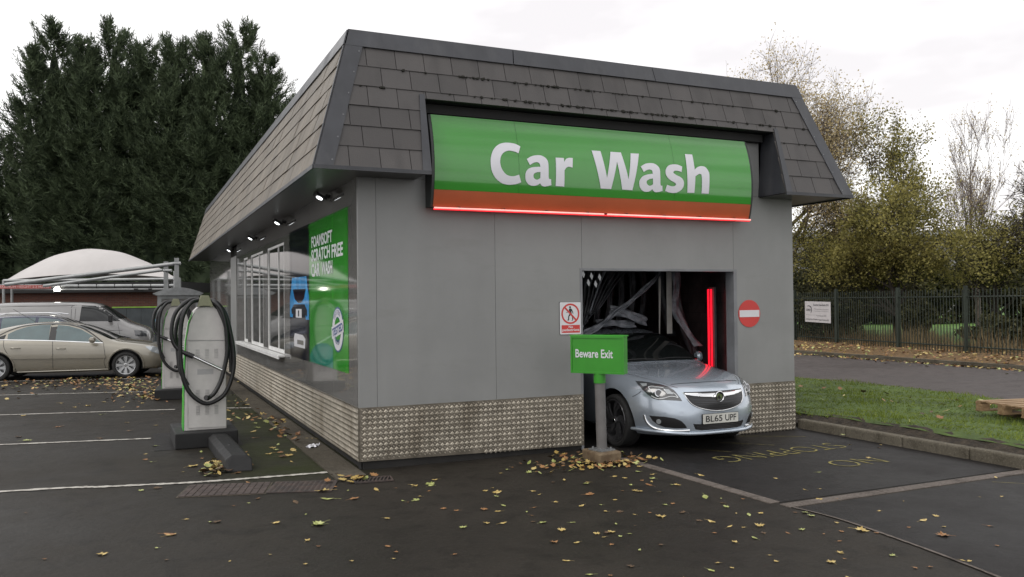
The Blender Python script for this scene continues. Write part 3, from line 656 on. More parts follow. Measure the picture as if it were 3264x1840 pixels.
b = MB(); flat_poly(b, [(3.0, 2.06), (4.05, 2.07), (3.9, 1.92), (3.6, 1.86), (3.4, 1.86), (3.15, 1.92)], fy(5)); flat_poly(b, [(2.9, 1.74), (3.1, 1.84), (3.95, 1.84), (4.2, 1.76), (4.15, 1.68), (3.85, 1.74), (3.2, 1.74), (2.95, 1.66)], fy(4)); b.build('pictured_windscreen', M_pdark, po, fix=False)
b = MB(); flat_poly(b, [(3.32, 1.64), (3.80, 1.64), (3.80, 1.77), (3.32, 1.77)], fy(6)); flat_poly(b, [(3.1, 1.20), (3.95, 1.20), (3.98, 1.33), (3.9, 1.40), (3.25, 1.39), (3.05, 1.34)], fy(4)); b.build('pictured_plate', M_wpl, po, fix=False)
b = MB(); flat_poly(b, [(3.2, 1.245), (3.7, 1.245), (3.7, 1.31), (3.2, 1.31)], fy(6)); b.build('pictured_bumper', M_pdark, po, fix=False); b = MB(); flat_poly(b, [(3.52, 1.66), (3.6, 1.66), (3.6, 1.75), (3.52, 1.75)], fy(8)); b.build('pictured_grille', M_pdark, po, fix=False)
b = MB()
for s_, y0, y1, z0, z1 in (('FOAMSOFT', 2.565, 1.262, 2.615, 2.770), ('SCRATCH', 2.575, 1.40, 2.425, 2.590), ('FREE', 1.295, .69, 2.415, 2.580), ('CAR', 2.58, 2.02, 2.215, 2.395), ('WASH', 1.90, 1.262, 2.222, 2.390)):
    put_text(b, s_, pp(y0, z0, 4), (0, -1, 0), (0, 0, 1), y0-y1, z1-z0, .028)
b.build('lettering', M_white, po, fix=False)
M_pnavy = mat('badge_blue', (.02, .07, .26), .2)
c_ = pp(.985, 1.53, 4)
b = MB(); b.add(disc(c_, (0, -1, 0), (0, 0, 1), .305, 48, .275), [tuple(range(48))]); b.build('badge', M_pnavy, po, fix=False)
b = MB(); c2_ = pp(.985, 1.53, 6)
A_ = disc(c2_, (0, -1, 0), (0, 0, 1), .285, 48, .255); B_ = disc(c2_, (0, -1, 0), (0, 0, 1), .175, 48, .155); b.add(A_+B_, [(k, (k+1) % 48, 48+(k+1) % 48, 48+k) for k in range(48)])
up_ = Vector((0, -.985, .17)); pe = Vector((0, .17, .985)); c3 = Vector(pp(.985, 1.53, 8)); b.add([c3-up_*.32-pe*.075, c3+up_*.32-pe*.075, c3+up_*.32+pe*.075, c3-up_*.32+pe*.075], [(0, 1, 2, 3)])
b.build('badge_ring', M_wpl, po, fix=False)
b = MB(); b.add(disc(pp(.985, 1.53, 7), (0, -1, 0), (0, 0, 1), .165, 40, .145), [tuple(range(40))]); b.build('badge_centre', M_pgreen, po, fix=False)
b = MB(); c4 = Vector(pp(.985, 1.53, 10)); put_text(b, 'TESTED', c4-up_*.285-pe*.05, up_, pe, .57, .10, .03); b.build('badge_word', M_pnavy, po, fix=False); b = MB()
for word, a0, sgn in (('TESTED', 140, -1), ('TESTED', 220, 1)):
    b = MB()
    for i, ch in enumerate(word):
        a = R_(a0+sgn*i*16); rd = Vector((0, -math.cos(a)*.205, math.sin(a)*.185)); tn = Vector((0, -math.sin(a)*-sgn*-1, math.cos(a)*-sgn*-1)); tn = Vector((0, -(math.sin(a) if sgn < 0 else -math.sin(a)), (-math.cos(a) if sgn < 0 else math.cos(a)))); 
        ou = Vector((0, -math.cos(a), math.sin(a))) if sgn < 0 else Vector((0, math.cos(a), -math.sin(a)))
        put_text(b, ch, Vector(pp(.985, 1.53, 9))+rd-tn*.02+(ou*0), tn, ou, .04, .055, .02)
    b.build('badge_lettering', M_pnavy, po, fix=False)


# ---- floodlights under the soffit
M_lamp = mat('lamp_white', (1, 1, 1), .4, emit=(.93, .97, 1), es=3.2)
M_lampbody = mat('black_lamp_body', (.012, .012, .013), .35)
fnames = ['nearest the front corner', 'second from the front corner', 'third from the front corner', 'fourth and farthest from the front corner']
fl0 = thing('floodlight', 'x', 'light', (0, 0, 0), 0, 'floodlights in a row under the left eaves')
b = MB(); b.box((-.04, -.03, -.01), (0, .03, .04)); b.obox((-.105, 0, .006), Vector((.86, 0, -.5)), (0, 1, 0), Vector((.5, 0, .86)), .075, .12, .016)
b.build('lamp_body', M_lampbody, fl0, bevel=.006)
b = MB(); b.prism(disc(Vector((-.105, 0, .006))-Vector((.5, 0, .86))*.017, (.86, 0, -.5), (0, 1, 0), .042, 20, .075), Vector((.5, 0, .86))*-.003); b.build('lamp_glass', M_lamp, fl0)
for i, (y, z) in enumerate(((1.484, 3.19), (4.852, 3.17), (8.21, 3.16), (12.22, 3.16))):
    f = fl0 if i == 0 else copy_tree(fl0); f.location = (-.002, y, z); f['label'] = 'small lit floodlight under the left eaves, '+fnames[i]

# ---- inside: red neon uprights and hanging cloth
nt_ = thing('neon_tube', 'tall glowing red double neon tube on the tiled wall inside the doorway', 'light', (5.50, .90, .72))
b = MB()
for dx in (-.03, .03): b.tube([(-.02, dx*1.1, 0), (-.02, dx*1.1, 1.28)], .014)
b.build('tube', M_red, nt_, smooth=True)
b = MB(); b.box((.012, -.06, -.04), (.05, .06, 1.31)); b.build('backplate', M_jamb, nt_)
M_cloth = mat('wet_grey_cloth', (.13, .14, .16), .6, c2=(.26, .27, .30), vs=9, bump=.5, bs=60, rvar=.1)
M_clothd = mat('dark_wet_cloth', (.045, .047, .054), .5, var=.4, vs=6)
M_strip = mat('pale_vinyl_strip', (.30, .29, .27), .35, var=.15, vs=4)
cu = thing('wash_curtain', 'grey wet cloth strips of the wash curtain hanging and draped over the car roof', 'curtain', (4.0, 1.6, 0))
def ribbon(pts, wd, dirv, mm, nm='cloth_strip', twist=0):
    P = spline(pts, 10); b = MB(); n = len(P); vs = []
    for i, p in enumerate(P):
        a = twist*i/n; d = Vector(dirv).normalized(); t = (P[min(i+1, n-1)]-P[max(i-1, 0)]).normalized(); e = d.cross(t).normalized(); q = d*math.cos(a)+e*math.sin(a)
        for k in range(5): vs.append(p+q*wd*(k/4-.5)+e*.018*math.sin(k*2.2+i*.35))
    b.add(vs, [(i*5+k, i*5+k+1, i*5+k+6, i*5+k+5) for i in range(n-1) for k in range(4)])
    o = b.build(nm, mm, cu, smooth=True, fix=False); so_ = o.modifiers.new('thick', 'SOLIDIFY'); so_.thickness = .012; return o
random.seed(11)
X = lambda x, y, z: (x-4.0, y-1.6, z)
for k in range(8):
    t_ = k/7; zt = 2.6; x0 = 3.75+.95*t_
    ribbon([X(x0, 1.35, zt), X(3.6+.55*t_, 1.3, 2.05+.1*t_), X(3.5+.3*t_, 1.22, 1.65+.12*t_), X(3.35+.22*t_, 1.15, 1.36+.04*k)], .10, (1, .3, .4), M_cloth if k == 3 else M_clothd, twist=1.2)
ribbon([X(5.0, 1.25, 2.5), X(4.70, 1.2, 2.13), X(4.38, 1.2, 1.90), X(4.05, 1.18, 1.68), X(3.75, 1.15, 1.50), X(3.45, 1.12, 1.37)], .15, (.5, .2, .8), M_cloth)
ribbon([X(3.98, 1.25, 1.72), X(4.2, 1.25, 1.67), X(4.42, 1.25, 1.60), X(4.62, 1.28, 1.53)], .14, (.3, .3, 1), M_cloth)
ribbon([X(3.78, 1.3, 1.53), X(4.0, 1.3, 1.525), X(4.2, 1.32, 1.51), X(4.45, 1.33, 1.49)], .11, (0, .6, 1), M_cloth)
ribbon([X(5.12, 1.3, 2.6), X(5.14, 1.25, 2.1), X(5.08, 1.2, 1.72), X(5.18, 1.1, 1.42), X(5.34, 1.0, 1.16)], .16, (1, .2, 0), M_cloth)
ribbon([X(5.2, 1.5, 2.6), X(5.24, 1.4, 1.9), X(5.36, 1.35, 1.4), X(5.5, 1.3, 1.0)], .16, (1, 0, 0), M_clothd)
ribbon([X(5.05, 1.6, 2.6), X(5.12, 1.6, 1.9), X(5.3, 1.6, 1.3)], .15, (1, 0, 0), M_clothd)
for k in range(8): ribbon([X(3.7+k*.2, 2.2, 2.7), X(3.72+k*.21, 2.2, 2.0), X(3.68+k*.2, 2.15, 1.5)], .12, (1, 0, 0), M_clothd)
b = MB(); b.box((-1.2, -.06, 2.62), (1.25, .06, 2.70)); b.build('curtain_rail', M_indark, cu)
vs_ = thing('vinyl_strip', 'pale vertical plastic strip hanging in the middle of the doorway', 'strip', (4.83, 1.0, 0))
b = MB(); b.box((-.04, 0, 1.36), (.05, .006, 2.30)); b.build('wide_strip', M_strip, vs_); b = MB(); b.prism([(-.145, .05, 1.36), (-.13, .05, 1.36), (-.10, .05, 2.12), (-.115, .05, 2.2), (-.14, .05, 2.15)], (0, .004, 0)); b.build('strip', M_strip, vs_)
# five small pale lozenges with a weak emission added
M_loz = mat('emissive_lozenge', (.5, .5, .5), .5, emit=(.75, .77, .8), es=.13)
pf = thing('lozenge_patches', 'five pale lozenge shaped patches high in the dark left corner of the doorway', 'light', (3.5, 1.0, 2.1))
for x, z in ((3.41, 2.215), (3.54, 2.19), (3.67, 2.175), (3.49, 2.10), (3.605, 2.08)):
    x -= .0; b = MB(); b.prism([(x-3.5, 0, z-2.1+.05), (x-3.5+.028, 0, z-2.1-.0), (x-3.5+.012, 0, z-2.1-.05), (x-3.5-.02, 0, z-2.1)], (0, .01, 0)); b.build('lozenge_patch', M_loz, pf)

# ================================================================== VACUUM UNITS
M_cab = mat('light_grey_cabinet', (.50, .485, .47), .5, var=.05, vs=6, bump=.05, bs=300)
M_cabside = mat('grey_cabinet_side', (.36, .36, .36), .5, var=.06)
M_gstripe = mat('green_side_panel', (.05, .42, .04), .35, c2=(.16, .52, .06), vs=3.5, lo=.5, hi=.6)
M_hose = mat('black_rubber_hose', (.010, .010, .011), .38, var=.3, vs=20, rvar=.08)
M_khaki = mat('khaki_plastic', (.22, .225, .145), .5, var=.08, vs=9)
M_chrome = mat('chrome', (.72, .73, .74), .08, metal=1, var=.05)
M_base = mat('black_painted_base', (.008, .008, .0085), .7, var=.4, vs=7, rvar=.12, bump=.15, bs=60)
M_ventc = mat('vent_grey', (.40, .39, .38), .5)
def make_vac(loc, full=True):
    # local frame: face looks along -Y, origin below the face's centre
    v = thing('vacuum_unit', 'nearest grey vacuum unit with black hose looped over its khaki holder', 'vacuum', loc, 0, 'car vacuum units beside the building')
    b = MB(); b.prism([(-.385, -.215, 0), (.385, -.225, 0), (.385, .90, 0), (-.40, .84, 0)], (0, 0, .2)); b.build('base', M_base, v, bevel=.012)
    prof = [(-.265, .2), (.265, .2), (.262, .86), (.255, 1.37), (.235, 1.60), (.195, 1.74), (.115, 1.82), (-.075, 1.82), (-.125, 1.77), (-.195, 1.60), (-.232, 1.38), (-.255, .86)]
    b = MB(); b.prism([(x, .012, z) for x, z in prof], (0, .45, 0)); b.build('cabinet', M_cab, v, bevel=.008)
    up = [(-.225, 1.385), (.245, 1.375), (.232, 1.60), (.192, 1.735), (.113, 1.812), (-.073, 1.812), (-.120, 1.765), (-.19, 1.60)]
    b = MB(); b.prism([(x, 0, z) for x, z in up], (0, .014, 0)); b.build('top_panel', M_cab, v, bevel=.003)
    b = MB(); b.prism([(-.212, 0, .235), (.258, 0, .225), (.256, 0, .86), (.245, 0, 1.365), (-.222, 0, 1.375)], (0, .013, 0)); d = b.build('door_panel', M_cab, v, bevel=.003)
    for x in (-.105, .01, .125):
        for z0 in (1.13, .60, .39):
            g = MB(); g.box((x-.014, -.0015, z0+.012), (x+.034, .0005, z0+.014+.035*3+.014))
            for k in range(4): g.obox((x+.01, -.003, z0+.035*k+.02), (1, 0, 0), (0, 1, 0), (0, 0, 1), .022, .004, .0035)
            g.build('vent', M_cabside if False else M_ventc, d)
    g = MB(); g.box((-.205, -.003, 1.372), (.24, .001, 1.378)); g.box((-.222, -.003, .24), (-.217, .001, 1.372)); g.box((-.10, -.002, .93), (.10, .0005, 1.0)); g.build('seam', M_cabside, d)
    # green curved side stripes
    g = MB(); g.prism([(-.268, .01, .2), (-.259, .01, .86), (-.236, .01, 1.38), (-.198, .01, 1.62), (-.150, .01, 1.75), (-.150, .09, 1.75), (-.198, .12, 1.62), (-.236, .16, 1.38), (-.260, .30, .86), (-.268, .40, .2)], (-.006, 0, .002)); g.build('green_panel', M_gstripe, v)
    # holder
    b = MB(); b.prism([(-.105, -.035, 1.815), (-.055, -.04, 1.97), (.045, -.04, 1.97), (.105, -.035, 1.815), (.06, -.037, 1.828), (0, -.038, 1.832), (-.06, -.037, 1.828)], (0, .06, 0)); b.box((-.05, .02, 1.83), (.045, .25, 1.935)); h = b.build('hose_holder', M_khaki, v, bevel=.006)
    # hose strands
    A = [(-.03,.05,1.895),(-.09,-.0,1.905),(-.177,-.05,1.875),(-.261,-.07,1.75),(-.303,-.07,1.554),(-.312,-.07,1.26),(-.3,-.07,1.044),(-.255,-.07,.826),(-.164,-.07,.664),(-.016,-.07,.556),(.116,-.07,.578),(.23,-.07,.662),(.307,-.07,.818),(.35,-.07,1.016),(.347,-.07,1.238),(.31,-.07,1.48),(.263,-.07,1.682),(.197,-.06,1.81),(.11,-.01,1.895),(.02,.05,1.90)]
    B = [(-.01,.09,1.89),(.06,.04,1.90),(.115,-.03,1.88),(.198,-.08,1.78),(.245,-.09,1.601),(.268,-.09,1.38),(.262,-.09,1.18),(.223,-.09,.981),(.175,-.10,.823),(.098,-.12,.688),(.023,-.15,.632),(.0,-.18,.64)]
    C_ = [(0,.12,1.90),(-.06,.06,1.915),(-.175,.0,1.915),(-.304,-.04,1.829),(-.387,-.04,1.692),(-.415,-.04,1.497),(-.389,-.04,1.359),(-.325,-.05,1.268),(-.243,-.07,1.216),(-.16,-.08,1.178)]
    D_ = [(0,.17,1.90),(-.06,.12,1.905),(-.15,.06,1.89),(-.263,.05,1.78),(-.337,.05,1.631),(-.36,.05,1.453),(-.338,.05,1.25),(-.31,.03,1.0),(-.22,-.04,.80)]
    E_ = [(0,.13,1.89),(.08,.08,1.89),(.16,.02,1.80),(.235,-.04,1.62),(.29,-.03,1.38),(.315,-.03,1.15),(.32,-.03,.95)]
    ox = oy = 0
    b = MB()
    for S_, r in ((A, .0275), (B, .0275), (C_, .0265), (D_, .0255), (E_, .0255)):
        P = spline([(x-ox, y-oy, z) for x, y, z in S_], 7); b.tube(P, [r*(1+.035*(i % 2)) for i in range(len(P))], 12)
    ho = b.build('hose', M_hose, v, smooth=True)
    b = MB(); b.tube([(-.255, -.072, 1.222), (-.15, -.085, 1.172)], [.030, .034], 14); b.tube([(-.012, -.19, .64), (.02, -.16, .633)], .034, 12); b.build('cuff', M_hose, ho, smooth=True)
    b = MB(); b.tube([(-.161, -.085, 1.179), (.204, -.085, .982)], .022, 16); b.build('nozzle', M_chrome, v, smooth=True)
    return v
vac = make_vac((-1.395, 2.62, 0))
vc = copy_tree(vac); vc.location = (-1.47, 8.72, 0); vc.rotation_euler = (0, 0, R_(-6)); vc['label'] = 'farther vacuum unit, half hidden behind the nearest one'
ws = thing('wheel_stop', 'long black wheel stop lying in front of the nearest vacuum unit', 'wheel stop', (-1.2, 1.2, 0), R_(1.5))
b = MB(); b.prism([(-.155, -.62, 0), (.12, -.66, 0), (.12, -.60, .13), (.06, -.575, .17), (-.09, -.56, .175), (-.155, -.555, .13)], (0, 1.75, 0)); b.build('block', M_base, ws, bevel=.014)
b = MB(); b.tube([(-.02, .2, .17), (-.02, .2, .183)], .012, 10); b.build('bolt', M_chrome, ws)

# ---- kiosk with curved roof
M_galv = mat('galvanised_steel', (.25, .26, .265), .45, metal=.5, var=.15, vs=5)
M_acr = mat('dusty_clear_panel', (.16, .155, .15), .3, var=.3, vs=4, alpha=.88)
ks = thing('kiosk', 'grey steel framed kiosk with shallow curved roof behind the vacuum units', 'kiosk', (-1.0, 17.2, 0))
b = MB()
for x in (-.56, .46):
    for y in (0, .8): b.box((x, y, 0), (x+.09, y+.09, 2.13))
b.box((-.47, .01, 2.03), (.46, .07, 2.12)); b.build('frame', M_galv, ks)
b = MB(); n = 14; top = [(-.70+1.38*i/n, 2.19+.17*math.sin(PI*i/n)) for i in range(n+1)]
b.prism([(x, -.12, z) for x, z in top]+[(.60, -.12, 2.13), (-.60, -.12, 2.13)], (0, 1.15, 0)); b.build('roof', M_galv, ks)
b = MB(); b.box((-.47, .02, 0), (.46, .04, 2.03)); b.box((-.54, .09, 0), (-.52, .8, 2.1)); b.build('panel', M_acr, ks)

# ================================================================== BEWARE EXIT SIGN
M_bgreen = mat('green_sign_paint', (.034, .25, .018), .38, var=.05, vs=4)
M_post = mat('grey_post_paint', (.135, .13, .128), .42, var=.08, vs=6, rvar=.08)
M_block = mat('mossy_concrete_block', (.10, .066, .036), .85, c2=(.17, .125, .075), vs=8, bump=.4, bs=60)
be = thing('exit_sign', 'green box sign reading Beware Exit on a grey post bolted to a concrete block', 'sign', (2.655, -.735, 0))
b = MB(); b.prism([(-.17, -.235, 0), (.16, -.17, 0), (.19, .23, 0), (-.16, .19, 0)], (0, 0, .125)); b.build('concrete_block', M_block, be, bevel=.018)
b = MB(); b.obox((0, .0, .134), (.98, .17, 0), (-.17, .98, 0), (0, 0, 1), .11, .11, .008)
for sx in (-1, 1):
    for s2 in (-1, 1): b.tube([(sx*.08-.0*s2, s2*.08+sx*.015, .14), (sx*.08, s2*.08+sx*.015, .165)], .011, 6)
b.build('base_plate', M_galv, be)
b = MB(); b.tube([(0.0, 0, .142), (-.018, .0, .90)], .060, 28); b.build('post', M_post, be, smooth=True)
b = MB(); b.tube([(-.018, 0, .90), (-.020, 0, 1.02)], .070, 28); b.build('collar', M_bgreen, be, smooth=True)
ang = R_(-53); fx_ = Vector((math.cos(ang), math.sin(ang), 0)); fn = Vector((math.sin(ang), -math.cos(ang), 0))   # face right vector, face normal
ctr = Vector((-.025, .0, 1.225)); hw = .330; hh = .215
b = MB(); b.obox(ctr, fx_, -fn, (0, 0, 1), hw, .055, hh)
bx = b.build('sign_box', M_bgreen, be, bevel=.006)
def sp3(x, z, o_): return ctr+fx_*x+Vector((0, 0, z))+fn*(.055+o_)
b = MB()
for x0, x1, z0, z1 in ((-hw, hw, hh-.022, hh), (-hw, hw, -hh, -hh+.022), (-hw, -hw+.018, -hh+.022, hh-.022), (hw-.018, hw, -hh+.022, hh-.022)):
    b.prism([sp3(x0, z0, .0005), sp3(x1, z0, .0005), sp3(x1, z1, .0005), sp3(x0, z1, .0005)], fn*.010)
b.build('sign_rim', M_bgreen, be)
b = MB(); b.prism([sp3(-hw-.01, hh+.001, -.12), sp3(hw+.01, hh+.001, -.12), sp3(hw+.01, hh+.001, .012), sp3(-hw-.01, hh+.001, .012)], (0, 0, .012)); b.build('sign_lid', mat('light_green_paint', (.05, .36, .03), .35), be)
b = MB(); put_text(b, 'Beware', sp3(-.270, -.035, .003), fx_, (0, 0, 1), .285, .098, .018); put_text(b, 'Exit', sp3(.050, -.035, .003), fx_, (0, 0, 1), .145, .098, .018)
b.build('lettering', M_white, be, fix=False)

# ================================================================== right side: fence, banner, pallet
M_fence = mat('dark_green_fence_paint', (.020, .028, .020), .5, var=.2)
fe = thing('steel_fence', 'dark green steel bar fence with posts along the leafy verge', 'fence', (20.7, 12, .1))
pts = [22.6, 19.4, 16.8, 14.2, 11.0, 8.15, 5.2, 2.2, -.8]
fxx = lambda y: 20.55+(y-8.15)*.165 if y > 8.15 else 20.55+(y-8.15)*.10
for i, y in enumerate(pts):
    b = MB(); b.box((fxx(y)-20.7-.05, y-12-.04, 0), (fxx(y)-20.7+.05, y-12+.04, 2.08)); b.build('post', M_fence, fe)
    if i < len(pts)-1:
        y1 = pts[i+1]; b = MB(); n = round((y-y1)/.125)
        for k in range(1, n):
            yy = y+(y1-y)*k/n; x = fxx(yy)-20.7; b.box((x-.009, yy-12-.010, .06), (x+.009, yy-12+.010, 1.98+.02*math.sin(k*9.)))
        for z in (.25, 1.75):
            a_ = Vector((fxx(y)-20.7+.02, y-12, z)); c_ = Vector((fxx(y1)-20.7+.02, y1-12, z)); b.tube([a_, c_], .022, 4)
        b.build('pale_panel', M_fence, fe)
M_ban = mat('white_vinyl_banner', (.50, .48, .49), .5, var=.05, vs=3, bump=.3, bs=3, bdist=.02)
M_print = mat('dark_banner_print', (.035, .035, .045), .6)
M_print2 = mat('faded_banner_print', (.25, .24, .25), .6)
bn = thing('banner', 'white school banner with curved black logo and Excellent Exam Results lettering tied to the fence', 'banner', (21.0, 15.9, .94))
dv = Vector((fxx(14.35)-fxx(15.95), -1.60, 0)).normalized(); nb = Vector((-1, .165, 0)).normalized(); bw, bh = 1.62, .80
bo = Vector((fxx(16.05)-21.0-.06, .15, 0))
def bp_(x, z, o_=0): return bo+dv*x+Vector((0, 0, z-.05*x/bw*.6))+nb*(o_+.012*math.sin(x*5))
b = MB(); n = 14; vs = [bp_(bw*i/n, z) for z in (0, bh) for i in range(n+1)]; b.add(vs, [(i, i+1, n+2+i, n+1+i) for i in range(n)]); o = b.build('sheet', M_ban, bn, fix=False); m_ = o.modifiers.new('thick', 'SOLIDIFY'); m_.thickness = .004
def btext(mb, s_, x, z, wd, ht, bold=.01):
    V, F, _ = text2d(s_, bold); mb.add([bp_(x+vx*wd, z+vy*ht, .008) for vx, vy in V], F)
b = MB(); btext(b, 'Excellent Exam Results 2015', .56, .635, .95, .075); btext(b, 'CONGRATULATIONS to Coppice Students 2015', .07, .07, 1.44, .065); btext(b, 'COPPICE', .09, .43, .30, .08)
arc = [(.14, .60), (.22, .635), (.32, .64), (.41, .60), (.46, .52), (.45, .42), (.39, .34)]; arc2 = [(.385, .345), (.42, .42), (.425, .50), (.385, .57), (.31, .61), (.22, .615)]
P = [(p.x, p.y) for p in spline([(x, z, 0) for x, z in arc], 4)]+[(p.x, p.y) for p in spline([(x, z, 0) for x, z in arc2], 4)]
flat_poly(b, P, lambda x, y: bp_(x, y, .008)); b.build('lettering', M_print, bn, fix=False)
b = MB(); btext(b, 'GCSE results best ever for the school', .58, .49, .92, .045, 0); btext(b, 'Congratulations to all of our students', .58, .41, .92, .045, 0); btext(b, 'A Level Pass rate 100%', .72, .235, .62, .06, 0); btext(b, 'Performing Arts', .07, .26, .36, .04, 0)
b.build('fine_print', M_print2, bn, fix=False)
M_pal = mat('pale_pallet_wood', (.20, .125, .062), .75, c2=(.30, .20, .11), vs=3, bump=.3, bs=20, stretch=(1, 6, 6))
M_pald = mat('dark_damp_wood', (.05, .032, .018), .85, c2=(.09, .06, .035), vs=5)
pa = thing('wooden_pallet', 'pale wooden pallet lying on dark timber blocks on the grass verge', 'pallet', (8.47, -1.1, .12), R_(-12))
b = MB()
for i in range(6): b.box((0, -.04-.17*i-.11, .262), (1.2, -.04-.17*i, .282))
for y in (-.12, -.52, -.92): b.box((0, y-.0, .240), (1.2, y+.10, .261))
b.build('deck_board', M_pal, pa, bevel=.003)
b = MB()
for y in (-.13, -.52, -.92):
    for x in (.0, .53, 1.06): b.box((x, y, .16), (x+.145, y+.1, .239))
b.build('block', M_pal, pa, bevel=.003)
b = MB()
for y in (-.14, -.53, -.93): b.box((0, y, .138), (1.2, y+.12, .159))
b.build('bottom_board', M_pal, pa, bevel=.003)
db = thing('timber_block', 'dark damp timber blocks under the pallet on the grass', 'timber', (8.5, -1.2, .1), R_(-12))
b = MB(); b.box((.28, -.75, .0), (.5, .02, .155)); b.box((.7, -.8, .0), (.95, .0, .155)); b.build('timber', M_pald, db, bevel=.006)

# ================================================================== covers and drain
M_iron = mat('rusty_cast_iron', (.035, .028, .026), .7, c2=(.065, .045, .038), vs=8, bump=.4, bs=40)
M_brick = mat('brick_infill', (.042, .030, .027), .85, c2=(.068, .05, .044), vs=7, bump=.3, bs=60)
o = thing('brick_filled_cover', 'recessed inspection cover filled with small brown bricks beyond the white line', 'cover', (-1.42, -.30, .002), R_(-16))
b = MB(); b.box((-.42, -.30, 0), (.42, .24, .004)); b.build('mortar_bed', M_conc, o)
b = MB(); random.seed(5)
for r in range(12):
    x = -.40+r*.067
    y = -.29+(r % 2)*-.1
    while y < .23:
        a, c_ = max(y, -.29), min(y+.205, .235)
        if c_-a > .02: b.box((x, a, .004), (x+.058, c_, .010+random.uniform(-.001, .001)))
        y += .215
b.build('brick', M_brick, o)
o = thing('iron_cover', 'dark square iron inspection cover between the brick cover and the drain grate', 'cover', (-.73, -.52, .002), R_(-20))
b = MB(); b.box((-.30, -.26, 0), (.34, .24, .008))
for i in range(12):
    for j in range(9): b.obox((-.26+i*.05, -.21+j*.05, .0090), (.7, .7, 0), (-.7, .7, 0), (0, 0, 1), .017, .006, .0025)
b.build('cover_plate', M_iron, o)
o = thing('drain_grate', 'black slatted drain grate by the front corner of the building', 'drain', (.0, -.56, .003), R_(-8))
b = MB(); b.box((-.2, -.12, 0), (.2, .10, .002)); b.build('gully', M_plinth, o)
b = MB(); b.box((-.2, -.12, .002), (.2, -.10, .016)); b.box((-.2, .08, .002), (.2, .10, .016)); b.box((-.2, -.10, .002), (-.185, .08, .016)); b.box((.185, -.10, .002), (.2, .08, .016))
for i in range(9): b.obox((-.15+i*.038, -.01, .009), (1, 0, 0), (.25, .97, 0), (0, 0, 1), .007, .09, .006)
b.build('bars', M_iron, o)
# patched tarmac round the vacuum base, worn lettering
sheet('tarmac_patch', [(-2.02, 2.42), (-.95, 2.34), (-.92, 3.4), (-1.2, 3.9), (-2.0, 4.0)], .004, M_fore)
b = MB(); put_text(b, 'STOPPING', (5.78, -1.06, .0085), (-1, -.06, 0), (.05, -1, 0), 1.93, .34, -.018); put_text(b, 'NO', (5.46, -1.98, .0085), (-1, .02, 0), (0, -1, 0), .68, .34, -.018)
tag(b.build('worn_lettering', M_yel, fix=False), kind='structure')
b = MB(); stroke(b, [(5.15, -.10), (5.9, -.55)], .012); stroke(b, [(4.6, -.38), (5.08, -.88)], .012); stroke(b, [(3.9, -.5), (4.3, -1.0)], .010); stroke(b, [(5.5, -3.5), (5.9, -3.9)], .01)
tag(b.build('scrape_mark', M_yel, fix=False), kind='structure')
o = thing('paper_litter', 'crumpled white tissue lying on the concrete strip beside the building', 'litter', (-.17, 1.75, .014))
b = MB(); random.seed(9); n = 7
vs = [(.13*(i/n-.5)*1.2, .22*(j/n-.5), .018*random.random()+.012*math.sin(i*2+j)) for j in range(n+1) for i in range(n+1)]
vs = [(x+.03*math.sin(y*20), y, z+.006) for x, y, z in vs]
b.add(vs, [(j*(n+1)+i, j*(n+1)+i+1, (j+1)*(n+1)+i+1, (j+1)*(n+1)+i) for j in range(n) for i in range(n) if not ((i in (0, n-1)) and (j in (0, 1, n-1)))]); b.build('tissue', mat('white_tissue', (.62, .62, .66), .8), o, fix=False)

# ================================================================== BACKGROUND LEFT
M_canopy = mat('off_white_canopy_fabric', (.46, .44, .43), .7, var=.05, vs=.7)
M_cpole = mat('pale_grey_pole', (.30, .31, .31), .45, metal=.3, var=.12, vs=3)
M_bw = None
Rr = Vector((math.cos(yaw), math.sin(yaw), 0)); Dd = Vector((-math.sin(yaw), math.cos(yaw), 0))
cp = thing('canopy', 'white domed fabric canopy on grey poles over the far parking bays', 'canopy', (-6.45, 26.0, 0))
b = MB(); nu, nv = 36, 18; Lc = 6.35
def can(u, v):
    s_ = math.sin(PI*u); e = 2.80+.20*s_; rg = 2.80+1.20*s_**.85
    z = e+(rg-e)*math.sin(PI*v)**.75
    p = Rr*(Lc*u)+Vector((-.03, 1, 0))*(3.2*v+(.35*s_)*(1 if v < .5 else -1)*abs(v-.5)*2*.0)
    return (p.x, p.y, z+.03*math.sin(u*30)*math.sin(PI*v)*.3)
b.add([can(i/nu, j/nv) for j in range(nv+1) for i in range(nu+1)], [(j*(nu+1)+i, j*(nu+1)+i+1, (j+1)*(nu+1)+i+1, (j+1)*(nu+1)+i) for j in range(nv) for i in range(nu)])
o = b.build('fabric', M_canopy, cp, smooth=True, fix=False)
b = MB()
for u in (0, 1):
    for v in (0, 1): p = can(u, v); b.tube([(p[0], p[1], 0), p], .05, 10)
for (u0, v0, u1, v1) in ((0, 0, 0, 1), (1, 0, 1, 1)): b.tube([can(u0, v0), can(u1, v1)], .04, 8)
b.tube([(can(u/10, 0)[0], can(u/10, 0)[1], 2.79) for u in range(11)], .05, 8)
b.build('pole', M_cpole, cp, smooth=True)
def P2(px, py, d):      # helper kept for measured places: world point at forward depth d
    v = fv+r2*((px-1632)/2673.95)-u2*((py-920)/2673.95); return Vector(CAM)+v*d
ms = thing('canopy_mast', 'pair of grey steel masts with long sloping pipe arms in front of the canopy', 'mast', (-.93, 19.9, 0))
o0 = Vector((-.93, 19.9, 0)); b = MB()
b.box((-.065, -.065, 0), (.065, .065, 3.36)); b.box((-.36, .75, 0), (-.22, .88, 3.28))
b.build('post', M_cpole, ms)
